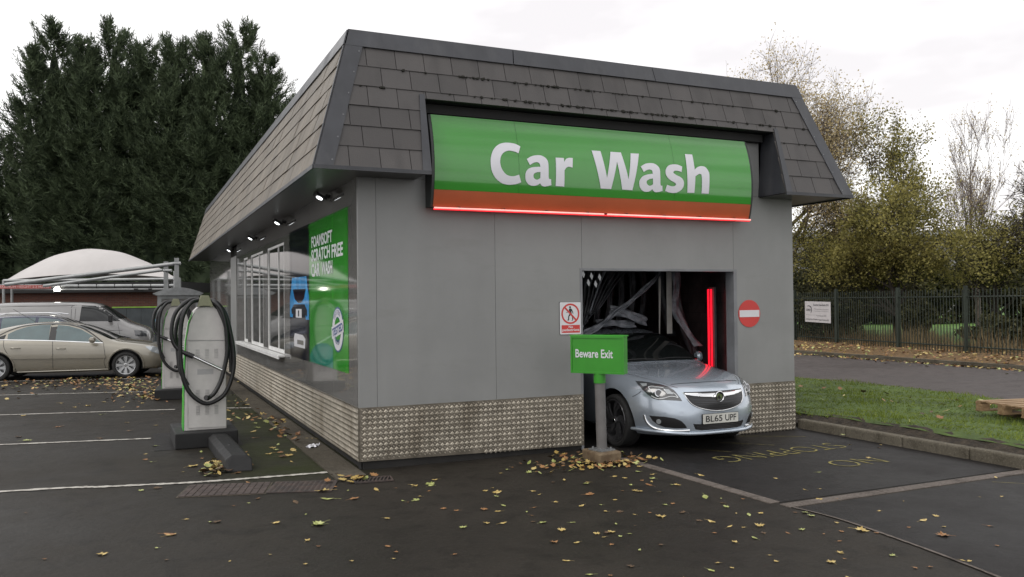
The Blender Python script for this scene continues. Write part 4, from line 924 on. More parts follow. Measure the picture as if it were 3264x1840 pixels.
b = MB(); b.tube([Vector((-5.95, 22.16, 2.56))-o0, Vector((-1.02, 19.93, 3.17))-o0], .062, 12); b.tube([(-.10, .02, 3.18), (.11, -.03, 3.20)], .05, 10); b.tube([(-.10, -.02, 3.18), (.12, -.07, 3.18)], .05, 8)
b.tube([Vector((-4.9, 22.5, 2.52))-o0, Vector((-1.32, 20.75, 3.0))-o0], .05, 10); b.tube([Vector((-1.30, 20.7, 2.98))-o0, Vector((-1.05, 20.6, 2.98))-o0], .05, 10)
b.build('arm', M_cpole, ms, smooth=True)
hb = thing('height_barrier', 'grey pipe height barrier with red MAXIMUM HEIGHT board and a bright lamp', 'height barrier', (-3.6, 23.3, 0))
o0 = Vector((-3.6, 23.3, 0)); A0 = Vector((-7.6, 25.12, 2.57))-o0; A1 = Vector((-.78, 22.02, 2.52))-o0
b = MB(); b.tube([A0, A1], .052, 12); b.tube([A0+Vector((1.6, -.7, -.13)), A1+Vector((-.45, .2, -.12))], .026, 8)
b.tube([Vector((A0.x, A0.y, 0)), A0], .06, 10); b.tube([Vector((A1.x-.1, A1.y, 0)), A1+Vector((-.1, 0, .5))], .06, 10)
b.build('pipe', M_cpole, hb, smooth=True)
b = MB()
for i in range(12): p = A0+(A1-A0)*((i+.5)/12); b.obox(p, (A1-A0).normalized(), Dd, (0, 0, 1), .008, .056, .056)
b.box((A1.x-1.4, A1.y+.55, 2.33), (A1.x-1.1, A1.y+.75, 2.42)); b.box((A1.x-.95, A1.y+.35, 2.36), (A1.x-.8, A1.y+.5, 2.42))
b.build('bracket', M_dark, hb)
t_ = (A1-A0).normalized(); bc = A0+(A1-A0)*.293+Vector((0, 0, -.03))-Dd*.07
b = MB(); b.obox(bc, t_, Dd, (0, 0, 1), .93, .008, .062); bd = b.build('board', mat('red_board', (.30, .06, .05), .5), hb)
b = MB(); put_text(b, 'MAXIMUM HEIGHT 2.2 Metres', bc-t_*.88-Vector((0, 0, .040))-Dd*.011, t_, (0, 0, 1), 1.76, .08, .01); b.build('lettering', mat('pink_letters', (.55, .33, .32), .5), bd, fix=False)
lp = A0+(A1-A0)*.445+Vector((0, 0, -.13))-Dd*.06
b = MB(); b.obox(lp, t_, Dd, (0, 0, 1), .09, .03, .055); b.build('lamp', mat('bright_lamp', (1, 1, 1), .4, emit=(1, .95, .85), es=8), hb)
# brick block behind the bays
def brickmat(name):
    m = bpy.data.materials.new(name); m.use_nodes = True; nt = m.node_tree; N = nt.nodes; L = nt.links; b = N['Principled BSDF']
    tc = N.new('ShaderNodeTexCoord'); mp = N.new('ShaderNodeMapping'); mp.inputs['Rotation'].default_value = (R_(90), 0, 0)
    L.new(tc.outputs['Object'], mp.inputs[0]); bt = N.new('ShaderNodeTexBrick'); L.new(mp.outputs[0], bt.inputs['Vector'])
    bt.inputs['Scale'].default_value = 1; bt.inputs['Brick Width'].default_value = .225; bt.inputs['Row Height'].default_value = .075; bt.inputs['Mortar Size'].default_value = .006
    bt.inputs['Color1'].default_value = (.12, .042, .026, 1); bt.inputs['Color2'].default_value = (.085, .032, .022, 1); bt.inputs['Mortar'].default_value = (.10, .08, .07, 1)
    L.new(bt.outputs['Color'], b.inputs['Base Color']); b.inputs['Roughness'].default_value = .85; return m
bb = thing('brick_store', 'low red brick store with dark flat roof behind the canopy', 'building', (-4.6, 31.6, 0), yaw)
b = MB(); b.box((-6, 0, 0), (4.6, .3, 2.42)); b.build('wall', brickmat('red_brick'), bb)
b = MB(); b.box((-6.2, -.35, 2.421), (4.8, 4, 2.85)); b.build('roof', M_dark, bb)
gf = thing('grey_panel_fence', 'dark grey panel fence with bright green top rail in front of the brick store', 'fence', (-4.6, 31.6, 0), yaw)
b = MB()
for i in range(5): b.box((1.9+i*.62, -.30, .05), (1.9+i*.62+.61, -.26, 1.74))
b.build('panel', mat('slate_grey_panel', (.045, .055, .06), .6, var=.15), gf)
M_lime = mat('lime_rail', (.20, .38, .04), .5)
b = MB(); b.box((1.9, -.325, 1.745), (5.0, -.25, 1.795)); b.box((1.9, -.325, .66), (5.0, -.302, .71)); b.build('rail', M_lime, gf)
b = MB(); b.box((3.75, -.33, .90), (4.07, -.303, 1.24)); sgn = b.build('sign_plate', mat('blue_sign', (.04, .28, .52), .4), gf)
b = MB(); flat_poly(b, [(3.80, 1.15), (3.88, 1.10), (3.92, 1.18), (3.98, 1.12), (4.02, 1.14), (3.98, 1.02), (3.92, .96), (3.86, 1.0), (3.84, 1.08)], lambda x, z: (x, -.334, z)); b.build('symbol', M_wpl, sgn, fix=False)

# ================================================================== TREES
def foliage_mat(name, c, c2, rough=.7, tr=.25, nsc=.55):
    m = bpy.data.materials.new(name); m.use_nodes = True; nt = m.node_tree; N = nt.nodes; L = nt.links; b = N['Principled BSDF']
    g = N.new('ShaderNodeNewGeometry'); tc = N.new('ShaderNodeTexCoord'); n = N.new('ShaderNodeTexNoise'); n.inputs['Scale'].default_value = nsc; n.inputs['Detail'].default_value = 4
    L.new(tc.outputs['Object'], n.inputs['Vector']); a = N.new('ShaderNodeMath'); a.operation = 'MULTIPLY_ADD'; L.new(g.outputs['Random Per Island'], a.inputs[0]); a.inputs[1].default_value = .5
    L.new(n.outputs['Fac'], a.inputs[2]); r = N.new('ShaderNodeValToRGB'); e = r.color_ramp.elements; e[0].position = .42; e[1].position = 1.0
    e[0].color = tuple(c)+(1,); e[1].color = tuple(c2)+(1,); L.new(a.outputs[0], r.inputs['Fac']); L.new(r.outputs[0], b.inputs['Base Color']); b.inputs['Roughness'].default_value = rough
    b.inputs['Specular IOR Level'].default_value = .25
    if tr:
        t = N.new('ShaderNodeBsdfTranslucent'); L.new(r.outputs[0], t.inputs['Color']); ms_ = N.new('ShaderNodeMixShader'); ms_.inputs[0].default_value = tr
        L.new(b.outputs[0], ms_.inputs[1]); L.new(t.outputs[0], ms_.inputs[2]); L.new(ms_.outputs[0], N['Material Output'].inputs['Surface'])
    return m
M_con = foliage_mat('conifer_foliage', (.014, .024, .013), (.095, .128, .066), tr=.15, nsc=1.2)  # wide noise tones imitate sunlit and shaded plumes in the colour
M_bark = mat('dark_bark', (.035, .028, .022), .9, var=.3, vs=4)
M_bark2 = mat('grey_brown_bark', (.11, .085, .062), .9, var=.3, vs=5)
M_birch = mat('twig_bark', (.17, .135, .125), .9, var=.3, vs=5)
M_leafY = foliage_mat('yellow_brown_leaves', (.28, .215, .095), (.60, .49, .27), tr=.4)
M_leafG = foliage_mat('olive_yellow_leaves', (.10, .10, .028), (.34, .30, .095), tr=.4)
M_leafD = foliage_mat('dark_shrub_leaves', (.022, .026, .012), (.085, .082, .034), tr=.2)
def mesh_np(name, V, F, m, parent, k):
    me = bpy.data.meshes.new(name); nf = len(F); me.vertices.add(len(V)); me.vertices.foreach_set('co', V.astype(np.float32).ravel())
    me.loops.add(nf*k); me.loops.foreach_set('vertex_index', F.astype(np.int32).ravel()); me.polygons.add(nf)
    me.polygons.foreach_set('loop_start', np.arange(0, nf*k, k, dtype=np.int32)); me.polygons.foreach_set('loop_total', np.full(nf, k, dtype=np.int32))
    me.update(); me.materials.append(m); o = bpy.data.objects.new(name, me); return link(o, parent)
def unit(a): return a/np.maximum(1e-9, np.linalg.norm(a, axis=-1, keepdims=True))
def conifer_crown(h, rad, nb, seed, leaders):
    # upswept plumes of foliage round several leaders
    g = np.random.default_rng(seed); L_ = [(0., 0., h)]+[(a*rad*.55, b_*rad*.55, h*d) for a, b_, c, d in leaders]; m = len(L_)
    w = np.array([1.0]+[.42]*(m-1)); w /= w.sum(); k = g.choice(m, nb, p=w)
    lx = np.array([l[0] for l in L_])[k]; ly = np.array([l[1] for l in L_])[k]; lh = np.array([l[2] for l in L_])[k]; lr = np.array([1.0]+[.50]*(m-1))[k]
    t = g.random(nb)**.9; t = np.where(k > 0, .30+.70*t, t); z = .2+t*(lh-.5)
    env = rad*lr*np.where(t < .6, 1-.15*t, .91*(np.maximum(0, 1-t)/.4)**.75+.06)*(1+.30*g.standard_normal(nb).clip(-1.2, 1.6))
    az = g.random(nb)*2*np.pi; out = np.stack([np.cos(az), np.sin(az), np.zeros(nb)], 1)
    wob = .25*np.sin(z*.9+k*2.1)[:, None]*out[:, [1, 0, 2]]*(t[:, None]**2)
    base = np.stack([lx, ly, z], 1)+out*(env*.25)[:, None]+wob; Ln = (env*.95+.35)[:, None]
    up = np.array([0, 0, 1.])*(.35+.75*t**2)[:, None]
    tip_ = k*0; tris = []; ns = 32
    # a few upright plumes make each pointed top
    for (a, b_, hh) in L_:
        for q in range(7):
            d = np.array([g.normal(0, .16), g.normal(0, .16), 0]); base = np.vstack([base, [[a+d[0]*.6, b_+d[1]*.6, hh-1.9+q*.16]]]); out = np.vstack([out, [d/max(.01, np.linalg.norm(d))]]); Ln = np.vstack([Ln, [[.28]]]); up = np.vstack([up, [[0, 0, 1.9/.28*(.6+.35*g.random())*.55]]])
    n = len(base); side = unit(np.cross(out, np.array([0, 0, 1.]))+.25*g.standard_normal((n, 3)))
    for q in range(ns):
        s_ = .18+.82*(q/(ns-1)); p = base+out*Ln*s_*(1-.18*s_)+up*Ln*(.45*s_+.55*s_*s_); tan = unit(out*(1-.36*s_)+up*(.45+1.1*s_)); sg = -1 if q % 2 else 1
        for r in range(2):
            d = unit(tan*.9+side*sg*(.80-.35*s_)*(1 if r == 0 else -.6)+.30*g.standard_normal((n, 3))); ln = (.20+.32*g.random((n, 1)))*(1.15-.45*s_)*(1.0 if r == 0 else .75)
            if q == ns-1: d = tan; ln = ln*.9
            pw = unit(np.cross(d, g.standard_normal((n, 3))))*(.019+.010*(1-s_)); c = p+.05*g.standard_normal((n, 3)); tris.append(np.stack([c-pw, c+pw, c+d*ln], 1))
    return np.concatenate(tris, 0).reshape(-1, 3)
def conifer(seed, h, rad, n, leaders):
    V = conifer_crown(h, rad, n, seed, leaders)
    # inner dark mass so the crown closes
    b = MB(); g = random.Random(seed); prof = []; m = 12
    for i in range(14):
        t = i/13; z = .4+t*(h*.93-.4); r = rad*.55*min(1, (1-t)**.7*1.05)+.02
        for k in range(m): a = 2*PI*k/m; q = r*(1+.25*g.uniform(-1, 1)); b.v.append((q*math.cos(a), q*math.sin(a), z+g.uniform(-.2, .2)))
    b.f = [(i*m+k, i*m+(k+1) % m, (i+1)*m+(k+1) % m) for i in range(13) for k in range(m)]+[(i*m+k, (i+1)*m+(k+1) % m, (i+1)*m+k) for i in range(13) for k in range(m)]
    V2 = np.array(b.v); F2 = np.array(b.f)+len(V); F = np.concatenate([np.arange(len(V)).reshape(-1, 3), F2]); V = np.concatenate([V, V2])
    root = thing('conifer_tree', 'x', 'tree', (0, 0, 0), 0, 'tall dark conifers in a dense row beyond the car park')
    mesh_np('crown', V, F, M_con, root, 3)
    b = MB(); b.tube([(0, 0, 0), (.05, 0, h*.5), (0, 0, h*.9)], [.22, .12, .03], 8); b.build('trunk', M_bark, root)
    return root
con = [conifer(1, 15.6, 1.75, 620, [(1.3, .3, 1, .90), (-1.1, -.5, 1, .84), (.2, 1.1, 1, .86), (-.3, -1.2, 1, .92)]), conifer(2, 15.0, 1.9, 620, [(1.35, -.4, 1, .93), (-1.2, .4, 1, .86), (.1, -1.1, 1, .88), (-.2, 1.0, 1, .9)]), conifer(3, 15.8, 1.65, 620, [(-1.3, -.2, 1, .94), (1.1, .6, 1, .84), (.3, -1.1, 1, .85)])]
clab = ['conifer at the left end of the dense row, stepping down lower than its neighbours', 'short conifer filling the left edge of the picture', 'tall conifer with a forked feathery tip at the left of the row', 'conifer behind the left part of the white canopy', 'conifer with a crooked leaning tip near the middle of the row', 'conifer behind the middle of the white canopy, with a broad top', 'slim conifer with a separate pointed top right of the row middle', 'conifer beside the tallest right-hand spires', 'tall conifer with two pointed spires toward the right of the row', 'lower conifer at the right end of the row next to the roof slope', 'conifer mostly hidden behind the sloping roof']
cs = [(-9.9, 38.5, 8.4), (-8.3, 39.6, 9.4), (-6.8, 38.6, 12.2), (-5.7, 38.2, 15.9), (-4.3, 37.9, 14.6), (-3.0, 37.0, 15.9), (-1.6, 36.6, 15.0), (-.25, 35.9, 15.1), (1.15, 35.2, 15.3), (2.7, 34.5, 15.8), (4.05, 34.0, 13.2), (5.6, 33.6, 10.5)]
clab2 = clab[:2][::-1]+['conifer with sloping left shoulder below the tall forked tip']+clab[2:]
clab2 = ['short conifer filling the left edge of the picture', 'conifer at the left end of the dense row, stepping down lower than its neighbours']+['conifer with a bent pointed tip on the left shoulder of the row']+clab[2:]
prev = {}
for i, (x, y, h) in enumerate(cs):
    k = i % 3; o = con[k] if k not in prev else copy_tree(con[k]); prev[k] = 1
    H0 = (15.6, 15.0, 15.8)[k]; s = h/H0; o.location = (x, y, 0); o.scale = (s*.5+.55 if s < .8 else 1.08, s*.5+.55 if s < .8 else 1.08, s); o.rotation_euler = (0, 0, i*1.3); o['label'] = clab2[i]
    # second row closes gaps low down
def grow_tree(name, label, loc, h, spread, seed, bark, leafm, nleaf, lsize, levels=5, kids=4, trunk_r=.16, trunk_h=.28, up=.55, droop=0.0, group=None, twigr=.0075, leafdark=None, wide=1.0, zmin=0.0, crown_r=0, rotz=0):
    g = random.Random(seed); root = thing(name, label, 'tree', loc, rotz, group); tb = MB(); ends = []
    def seg(p, d, ln, r, lv):
        n = 4 if lv < 3 else 3; pts = [p]; rad = [r]; q = p.copy(); dd = d.copy()
        for i in range(n):
            j = .10+.05*lv; dd = (dd+Vector((g.uniform(-j, j), g.uniform(-j, j), g.uniform(-j, j)+(.05*up if lv > 0 else 0)-droop*lv*.03))).normalized(); q = q+dd*(ln/n); pts.append(q.copy()); rad.append(max(twigr*.6, r*(1-.45*(i+1)/n)))
        tb.tube(pts, rad, 8 if lv == 0 else 5 if lv < 3 else 3, caps=False)
        if lv >= levels: ends.append((pts[-1], dd)); ends.append((pts[-2], dd)); return
        k = kids if lv else kids+3
        for c in range(k):
            f = g.uniform(.45, 1) if lv else g.uniform(.35, 1.0); idx = min(n-1, int(f*n)); t = f*n-idx; pp_ = pts[idx].lerp(pts[idx+1], t)
            ax = Vector((g.gauss(0, 1), g.gauss(0, 1), g.gauss(0, .5))).normalized(); side = (ax-dd*ax.dot(dd)).normalized()
            nd = (dd*(.62+.3*up)+side*g.uniform(.45, .95)*spread+Vector((0, 0, .25*up-droop*.2))).normalized()
            seg(pp_, nd, ln*g.uniform(.52, .78), max(twigr, rad[idx]*g.uniform(.42, .62)), lv+1)
        seg(pts[-1], dd, ln*.66, max(twigr, rad[-1]*.9), lv+1)
    seg(Vector((0, 0, 0)), Vector((g.uniform(-.08, .08), g.uniform(-.08, .08), 1)).normalized(), h*trunk_h*1.25, trunk_r, 0)
    zmax = max(v[2] for v in tb.v); s = h/zmax; tb.v = [(x*s*wide, y*s*wide, z*s) for x, y, z in tb.v]
    E_ = np.array([list(e[0]) for e in ends])*s*np.array([wide, wide, 1])
    if crown_r:      # centre the crown over the trunk and give it its measured width
        hi = E_[E_[:, 2] > h*.45]; mx, my = np.median(hi[:, 0]), np.median(hi[:, 1]); q = crown_r/np.percentile(np.hypot(hi[:, 0]-mx, hi[:, 1]-my), 90)
        fz = lambda z: max(0, min(1, z/(h*.6)))
        mv = lambda x, y, z: ((x-mx*fz(z))*(1+(q-1)*fz(z)), (y-my*fz(z))*(1+(q-1)*fz(z)), z)
        tb.v = [mv(*v) for v in tb.v]; E_ = np.array([mv(*v) for v in E_])
    tb.build('trunk', bark, root, fix=False)
    if nleaf:
        rg = np.random.default_rng(seed); E_ = E_[E_[:, 2] > zmin]; pick = rg.integers(0, len(E_), nleaf)
        c = E_[pick]+rg.normal(0, .16, (nleaf, 3)); a = unit(rg.normal(size=(nleaf, 3))); b_ = unit(np.cross(a, rg.normal(size=(nleaf, 3)))); sz = lsize*(.6+.8*rg.random(nleaf))[:, None]
        V = np.stack([c-a*sz*.5, c-b_*sz*.32, c+a*sz*.5, c+b_*sz*.32], 1).reshape(-1, 3); mesh_np('crown', V, np.arange(len(V)).reshape(-1, 4), leafm, root, 4)
    return root
grow_tree('broadleaf_tree', 'tall nearly bare tree with fine branches and sparse yellow-brown leaves rising behind the roof', (24.5, 20.4, 0), 13.9, 1.15, 21, M_bark2, M_leafY, 42000, .085, levels=5, kids=5, trunk_r=.26, up=.45, crown_r=3.8)
grow_tree('broadleaf_tree', 'upright tree with olive green leaves left of the birch, behind the fence', (26.3, 15.6, 0), 10.0, .75, 5, M_bark, M_leafG, 9000, .10, levels=4, kids=4, trunk_r=.15, up=.8, crown_r=1.6)
grow_tree('birch_tree', 'fine-twigged brownish birch rising at the right, behind the fence', (31.2, 15.6, 0), 10.3, .55, 31, M_birch, M_leafY, 2600, .07, levels=5, kids=3, trunk_r=.13, up=.9, twigr=.007, crown_r=1.8)
grow_tree('broadleaf_tree', 'dark bare twiggy tree at the right edge of the picture', (30.5, 11.2, 0), 8.6, 1.1, 44, M_bark, M_leafG, 1600, .09, levels=5, kids=4, trunk_r=.17, up=.35, twigr=.011)
grow_tree('broadleaf_tree', 'small bushy tree with blurred yellow-green leaves, centre of the fence', (24.6, 13.6, 0), 6.6, 1.15, 8, M_bark, M_leafG, 26000, .095, levels=4, kids=5, trunk_r=.13, trunk_h=.3, up=.4, droop=.2, zmin=2.3)
grow_tree('broadleaf_tree', 'olive leafed tree leaning over the fence next to the car wash corner', (25.4, 18.0, 0), 6.4, 1.1, 12, M_bark, M_leafG, 13000, .095, levels=4, kids=5, trunk_r=.12, trunk_h=.3, up=.4, droop=.2, zmin=2.6)
grow_tree('broadleaf_tree', 'low olive and brown tree between the bushy tree and the right edge', (28.0, 12.6, 0), 5.6, 1.2, 17, M_bark, M_leafG, 13000, .09, levels=4, kids=5, trunk_r=.12, trunk_h=.3, up=.4, droop=.1, zmin=2.4)
def shrub(label, loc, h, rx, ry, n, seed, m, ls=.13):
    root = thing('shrub', label, 'shrub', loc, 0, 'shrubs behind the green fence'); g = np.random.default_rng(seed)
    u = unit(g.normal(size=(n, 3))); rr = (.45+.6*g.random(n)**.5)*(1+.25*np.sin(u[:, 0]*5+seed)+.2*np.sin(u[:, 1]*7)+.2*np.sin(u[:, 2]*6+1))
    c = u*rr[:, None]*np.array([rx, ry, h*.5])+np.array([0, 0, h*.48]); c[:, 2] = np.maximum(.02, c[:, 2])
    a = unit(g.normal(size=(n, 3))); b_ = unit(np.cross(a, g.normal(size=(n, 3)))); sz = ls*(.6+.8*g.random(n))[:, None]
    V = np.stack([c-a*sz*.5, c-b_*sz*.34, c+a*sz*.5, c+b_*sz*.34], 1).reshape(-1, 3); mesh_np('foliage', V, np.arange(len(V)).reshape(-1, 4), m, root, 4)
    gg = random.Random(seed); b = MB()
    for i in range(16):
        e = Vector((gg.uniform(-rx, rx)*.8, gg.uniform(-ry, ry)*.8, h*gg.uniform(.5, 1.02))); b.tube([(0, 0, 0), e*.5+Vector((gg.uniform(-.1, .1), gg.uniform(-.1, .1), .1)), e], [.03, .02, .008], 4, caps=False)
    b.build('stem', M_bark, root, fix=False)
shr = [('dense dark shrub behind the white banner', 23.9, 19.4, 2.9, 1.5, 1.9, M_leafD), ('dark shrub between the banner and the next fence post', 23.4, 16.3, 2.5, 1.2, 1.3, M_leafD),
 ('tall dark shrub at the building corner beyond the banner', 26.2, 23.5, 4.6, 2, 2.5, M_leafD), ('narrow dark shrub in the middle of the fence between two bright patches of field', 24.2, 12.9, 2.0, .45, .5, M_leafD),
 ('low dark shrub at the foot of the fence, right of centre', 23.0, 8.6, 1.0, .8, 1.1, M_leafD), ('dark shrub at the right edge behind the fence', 24.6, 6.7, 3.3, 1.3, 1.6, M_leafD),
 ('dark tangled shrub left of the right edge', 27.0, 9.0, 3.9, 1.4, 1.6, M_leafD), ('far dark shrub across the field, behind the first gap right of the banner', 37.8, 27.0, 4.2, 1.8, 1.5, M_leafD), ('far dark shrub across the field, behind the middle of the fence', 40.5, 25.8, 3.8, 1.8, 1.6, M_leafD), ('far dark shrub across the field, behind the right half of the fence', 43.2, 24.6, 4.6, 1.9, 1.6, M_leafD), ('far dark shrub across the field, near the right edge of the picture', 46, 23.2, 4.2, 1.9, 1.6, M_leafD), ('far dark shrub across the field, leftmost, beside the building corner', 35.2, 28.2, 4.4, 1.8, 1.5, M_leafD)]
for i, (lb, x, y, h, rx, ry, m) in enumerate(shr): shrub(lb, (x, y, .15), h, rx, ry, 5200 if i < 7 else 6500, 50+i, m, .14 if i < 7 else .3)
# brown undergrowth at the fence foot: uncountable
g = np.random.default_rng(77); n = 9000
yy = g.uniform(-1, 26, n); xx = 21.3+.03*(yy)+g.uniform(-.45, 1.9, n)+np.where(yy > 8, (yy-8)*.14, 0); hh_ = (.25+.55*g.random(n))*(.7+.5*np.sin(yy*1.7)); c = np.stack([xx, yy, np.full(n, .16)], 1)
ln = np.stack([g.normal(0, .16, n), g.normal(0, .16, n), np.abs(hh_)], 1); pw = unit(np.cross(ln, g.normal(size=(n, 3))))*.016
V = np.stack([c-pw, c+pw, c+ln], 1).reshape(-1, 3); o = mesh_np('undergrowth', V, np.arange(len(V)).reshape(-1, 3), foliage_mat('dead_bracken', (.13, .095, .055), (.26, .20, .11), tr=.2), None, 3); tag(o, 'tangled brown dead undergrowth along the foot of the green fence', 'undergrowth', kind='stuff')
# far grey building glimpsed through the branches
fb_ = thing('distant_building', 'grey flat-roofed building with dark windows glimpsed through the trees', 'building', (43.5, 36.5, 0), R_(-30))
b = MB(); b.box((-5, 0, 0), (9, 6, 6.2)); b.build('wall', mat('grey_render', (.22, .21, .21), .8), fb_)
b = MB(); b.box((-5.3, -.3, 6.201), (9.3, 6.3, 6.6)); b.build('roof', mat('light_roof_edge', (.40, .40, .40), .7), fb_)
for x in (-3.8, -1.6, .6, 2.8, 5.0):
    for z in (1.4, 4.2): b = MB(); b.box((x, -.03, z), (x+1.3, -.003, z+1.3)); b.build('window', M_glass, fb_)

# ================================================================== CARS
def paint(name, c, metal=.55, rough=.28):
    m = mat(name, c, rough, metal=metal, var=.03, vs=2, coat=1.0); return m
M_tyre = mat('tyre_rubber', (.012, .012, .012), .75, var=.2, vs=20)
M_rimdk = mat('dark_alloy', (.10, .10, .105), .28, metal=.7, var=.15)
M_rimsv = mat('silver_alloy', (.42, .43, .44), .3, metal=.7, var=.08)
M_carglass = mat('tinted_car_glass', (.010, .012, .012), .04, spec=.55, var=.1)
M_sideglass = mat('pale_tinted_glass', (.05, .09, .095), .05, spec=.8, var=.1, coat=.5)
M_trim = mat('black_trim', (.010, .010, .011), .4)
M_line_ = mat('panel_gap', (.02, .02, .022), .8)
M_hl = mat('headlamp_chrome', (.65, .67, .70), .12, metal=.9)
M_hlglass = mat('headlamp_dark', (.045, .048, .052), .10, spec=.8, coat=.8)
M_lens = mat('clear_lens', (.38, .41, .43), .06, metal=.3, coat=1)
M_plate = mat('plate_white', (.52, .52, .48), .4)
M_platey = mat('plate_yellow', (.6, .45, .03), .4)
def loft_car(table, arches, parent, m, sub=2, ar=.40, depth=.62, az=.345):
    bm = bmesh.new(); rows = []
    for r in table:
        v, zb, wb, zm, wm, zbe, wbe, zsh, wsh, zte, wte, zt = r; y = -v
        half = [(0, zb), (wb*.55, zb), (wb*.93, zb), (wb, zb+.05), (wm, zm), ((wm+wbe)/2+.002, (zm+zbe)/2+.03), (wbe, zbe), (wsh, zsh), ((wsh+wte)/2+.008, (zsh+zte)/2), (wte, zte), (wte*.62, zte+(zt-zte)*.72), (0, zt)]
        ring_ = [bm.verts.new((x, y, z)) for x, z in half]+[bm.verts.new((-x, y, z)) for x, z in half[-2:0:-1]]
        rows.append(ring_)
    k = len(rows[0])
    for a, b_ in zip(rows, rows[1:]):
        for i in range(k): bm.faces.new((a[i], a[(i+1) % k], b_[(i+1) % k], b_[i]))
    for ring_ in (rows[0], rows[-1]):      # caps as ladders of quads
        h = k//2
        for i in range(h):
            a, b_, c, d = ring_[i], ring_[i+1], ring_[(k-i-1) % k], ring_[(k-i) % k]
            vs = []; [vs.append(q) for q in (a, b_, c, d) if q not in vs]
            if len(vs) >= 3:
                try: bm.faces.new(vs)
                except ValueError: pass
    bmesh.ops.recalc_face_normals(bm, faces=bm.faces)
    me = bpy.data.meshes.new('body'); bm.to_mesh(me); bm.free()
    o = bpy.data.objects.new('body', me); link(o); me.materials.append(m); me.materials.append(M_trim)
    s = o.modifiers.new('s', 'SUBSURF'); s.levels = sub; s.render_levels = sub
    cut = MB()
    for ay in arches:
        for sx in (-1, 1):
            n = 40; P = [(sx*depth, ay+ar*math.cos(2*PI*i/n), az+ar*math.sin(2*PI*i/n)) for i in range(n)]; cut.prism(P, (sx*.6, 0, 0))
    co = cut.build('cut', M_trim); bo = o.modifiers.new('b', 'BOOLEAN'); bo.operation = 'DIFFERENCE'; bo.object = co; bo.solver = 'EXACT'
    dg = bpy.context.evaluated_depsgraph_get(); dg.update()
    # plain surface for projecting, cut surface for showing
    bo.show_viewport = False; dg.update(); src = bpy.data.meshes.new_from_object(o.evaluated_get(dg)); bv = BVHTree.FromPolygons([v.co.copy() for v in src.vertices], [tuple(p.vertices) for p in src.polygons]); 
    bo.show_viewport = True; dg.update(); res = bpy.data.meshes.new_from_object(o.evaluated_get(dg))
    bpy.data.objects.remove(o); bpy.data.objects.remove(co)
    # drop the faces of the underside cut walls' material
    res.polygons.foreach_set('use_smooth', [True]*len(res.polygons)); res.set_sharp_from_angle(angle=R_(42))
    ob = bpy.data.objects.new('body', res); link(ob, parent); return ob, bv
def cast(bv, axis, a, b_, s=1):
    """axis 'f': a=x, b=z seen from the front; 's': a=y, b=z seen from side s; 't': a=x, b=y from above"""
    o, d = {'f': (Vector((a, -4, b_)), Vector((0, 1, 0))), 's': (Vector((s*3, a, b_)), Vector((-s, 0, 0))), 't': (Vector((a, b_, 4)), Vector((0, 0, -1))), 'r': (Vector((a, 8, b_)), Vector((0, -1, 0)))}[axis]
    h, n, i, dist = bv.ray_cast(o, d); return h, n
def patch(bv, name, outline, axis, m, parent, off=.004, s=1, step=.03, thick=0, mb=None, mirror=False):
    P = [Vector(p[:2]) for p in outline]; dens = []
    for i in range(len(P)):
        a, c = P[i], P[(i+1) % len(P)]; k = max(1, int((c-a).length/step))
        for j in range(k): dens.append(a.lerp(c, j/k))
    n = len(dens); pts = list(dens); xs = [p.x for p in dens]; ys = [p.y for p in dens]
    def inside(x, y):
        c = False; j = n-1
        for i in range(n):
            if (dens[i].y > y) != (dens[j].y > y) and x < (dens[j].x-dens[i].x)*(y-dens[i].y)/(dens[j].y-dens[i].y)+dens[i].x: c = not c
            j = i
        return c
    x = min(xs)+step*.5
    while x < max(xs):
        y = min(ys)+step*.5
        while y < max(ys):
            if inside(x, y) and min((Vector((x, y))-p).length_squared for p in dens) > (step*.35)**2: pts.append(Vector((x, y)))
            y += step
        x += step
    V, E_, F, _, _, _ = geometry.delaunay_2d_cdt(pts, [], [list(range(n))], 1, 1e-6)
    out = mb or MB()
    for sx in ((1, -1) if mirror else (1,)):
        vs = []; ok = []
        for p in V:
            h, nn = cast(bv, axis, p.x*(sx if axis != 's' else 1), p.y, s*(sx if axis == 's' else 1))
            ok.append(h is not None)
            if h is None: h, nn = Vector((0, 0, 0)), Vector((0, 0, 1))
            if axis == 'f' and nn.y > 0: nn = -nn
            if axis == 's' and nn.x*s*sx < 0: nn = -nn
            vs.append(h+nn*off)
        out.add(vs, [tuple(f) for f in F if all(ok[i] for i in f)])
    if mb: return None
    o = out.build(name, m, parent, smooth=True, fix=False)
    if thick: q = o.modifiers.new('t', 'SOLIDIFY'); q.thickness = thick; q.offset = 0
    return o
def stripe(bv, mb, pts, wd, axis='s', off=.003, s=1, n=5):
    P = spline([(a, b_, 0) for a, b_ in pts], n); 
    for i in range(len(P)-1):
        t = (P[i+1]-P[i]).normalized(); q = Vector((-t.y, t.x, 0))*wd/2; vs = []
        for p in (P[i]-q, P[i+1]-q, P[i+1]+q, P[i]+q):
            h, nn = cast(bv, axis, p.x, p.y, s)
            if h is None: break
            if axis == 'f' and nn.y > 0: nn = -nn
            vs.append(h+nn*off)
        if len(vs) == 4: mb.add(vs, [(0, 1, 2, 3)])
def bead(bv, mb, pts, r, axis='f', off=.003, s=1, n=6, seg=8):
    P = []
    for p in spline([(a, b_, 0) for a, b_ in pts], n):
        h, nn = cast(bv, axis, p.x, p.y, s)
        if h is None: continue
        if axis == 'f' and nn.y > 0: nn = -nn
        P.append(h+nn*off)
    if len(P) > 1: mb.tube(P, r, seg)
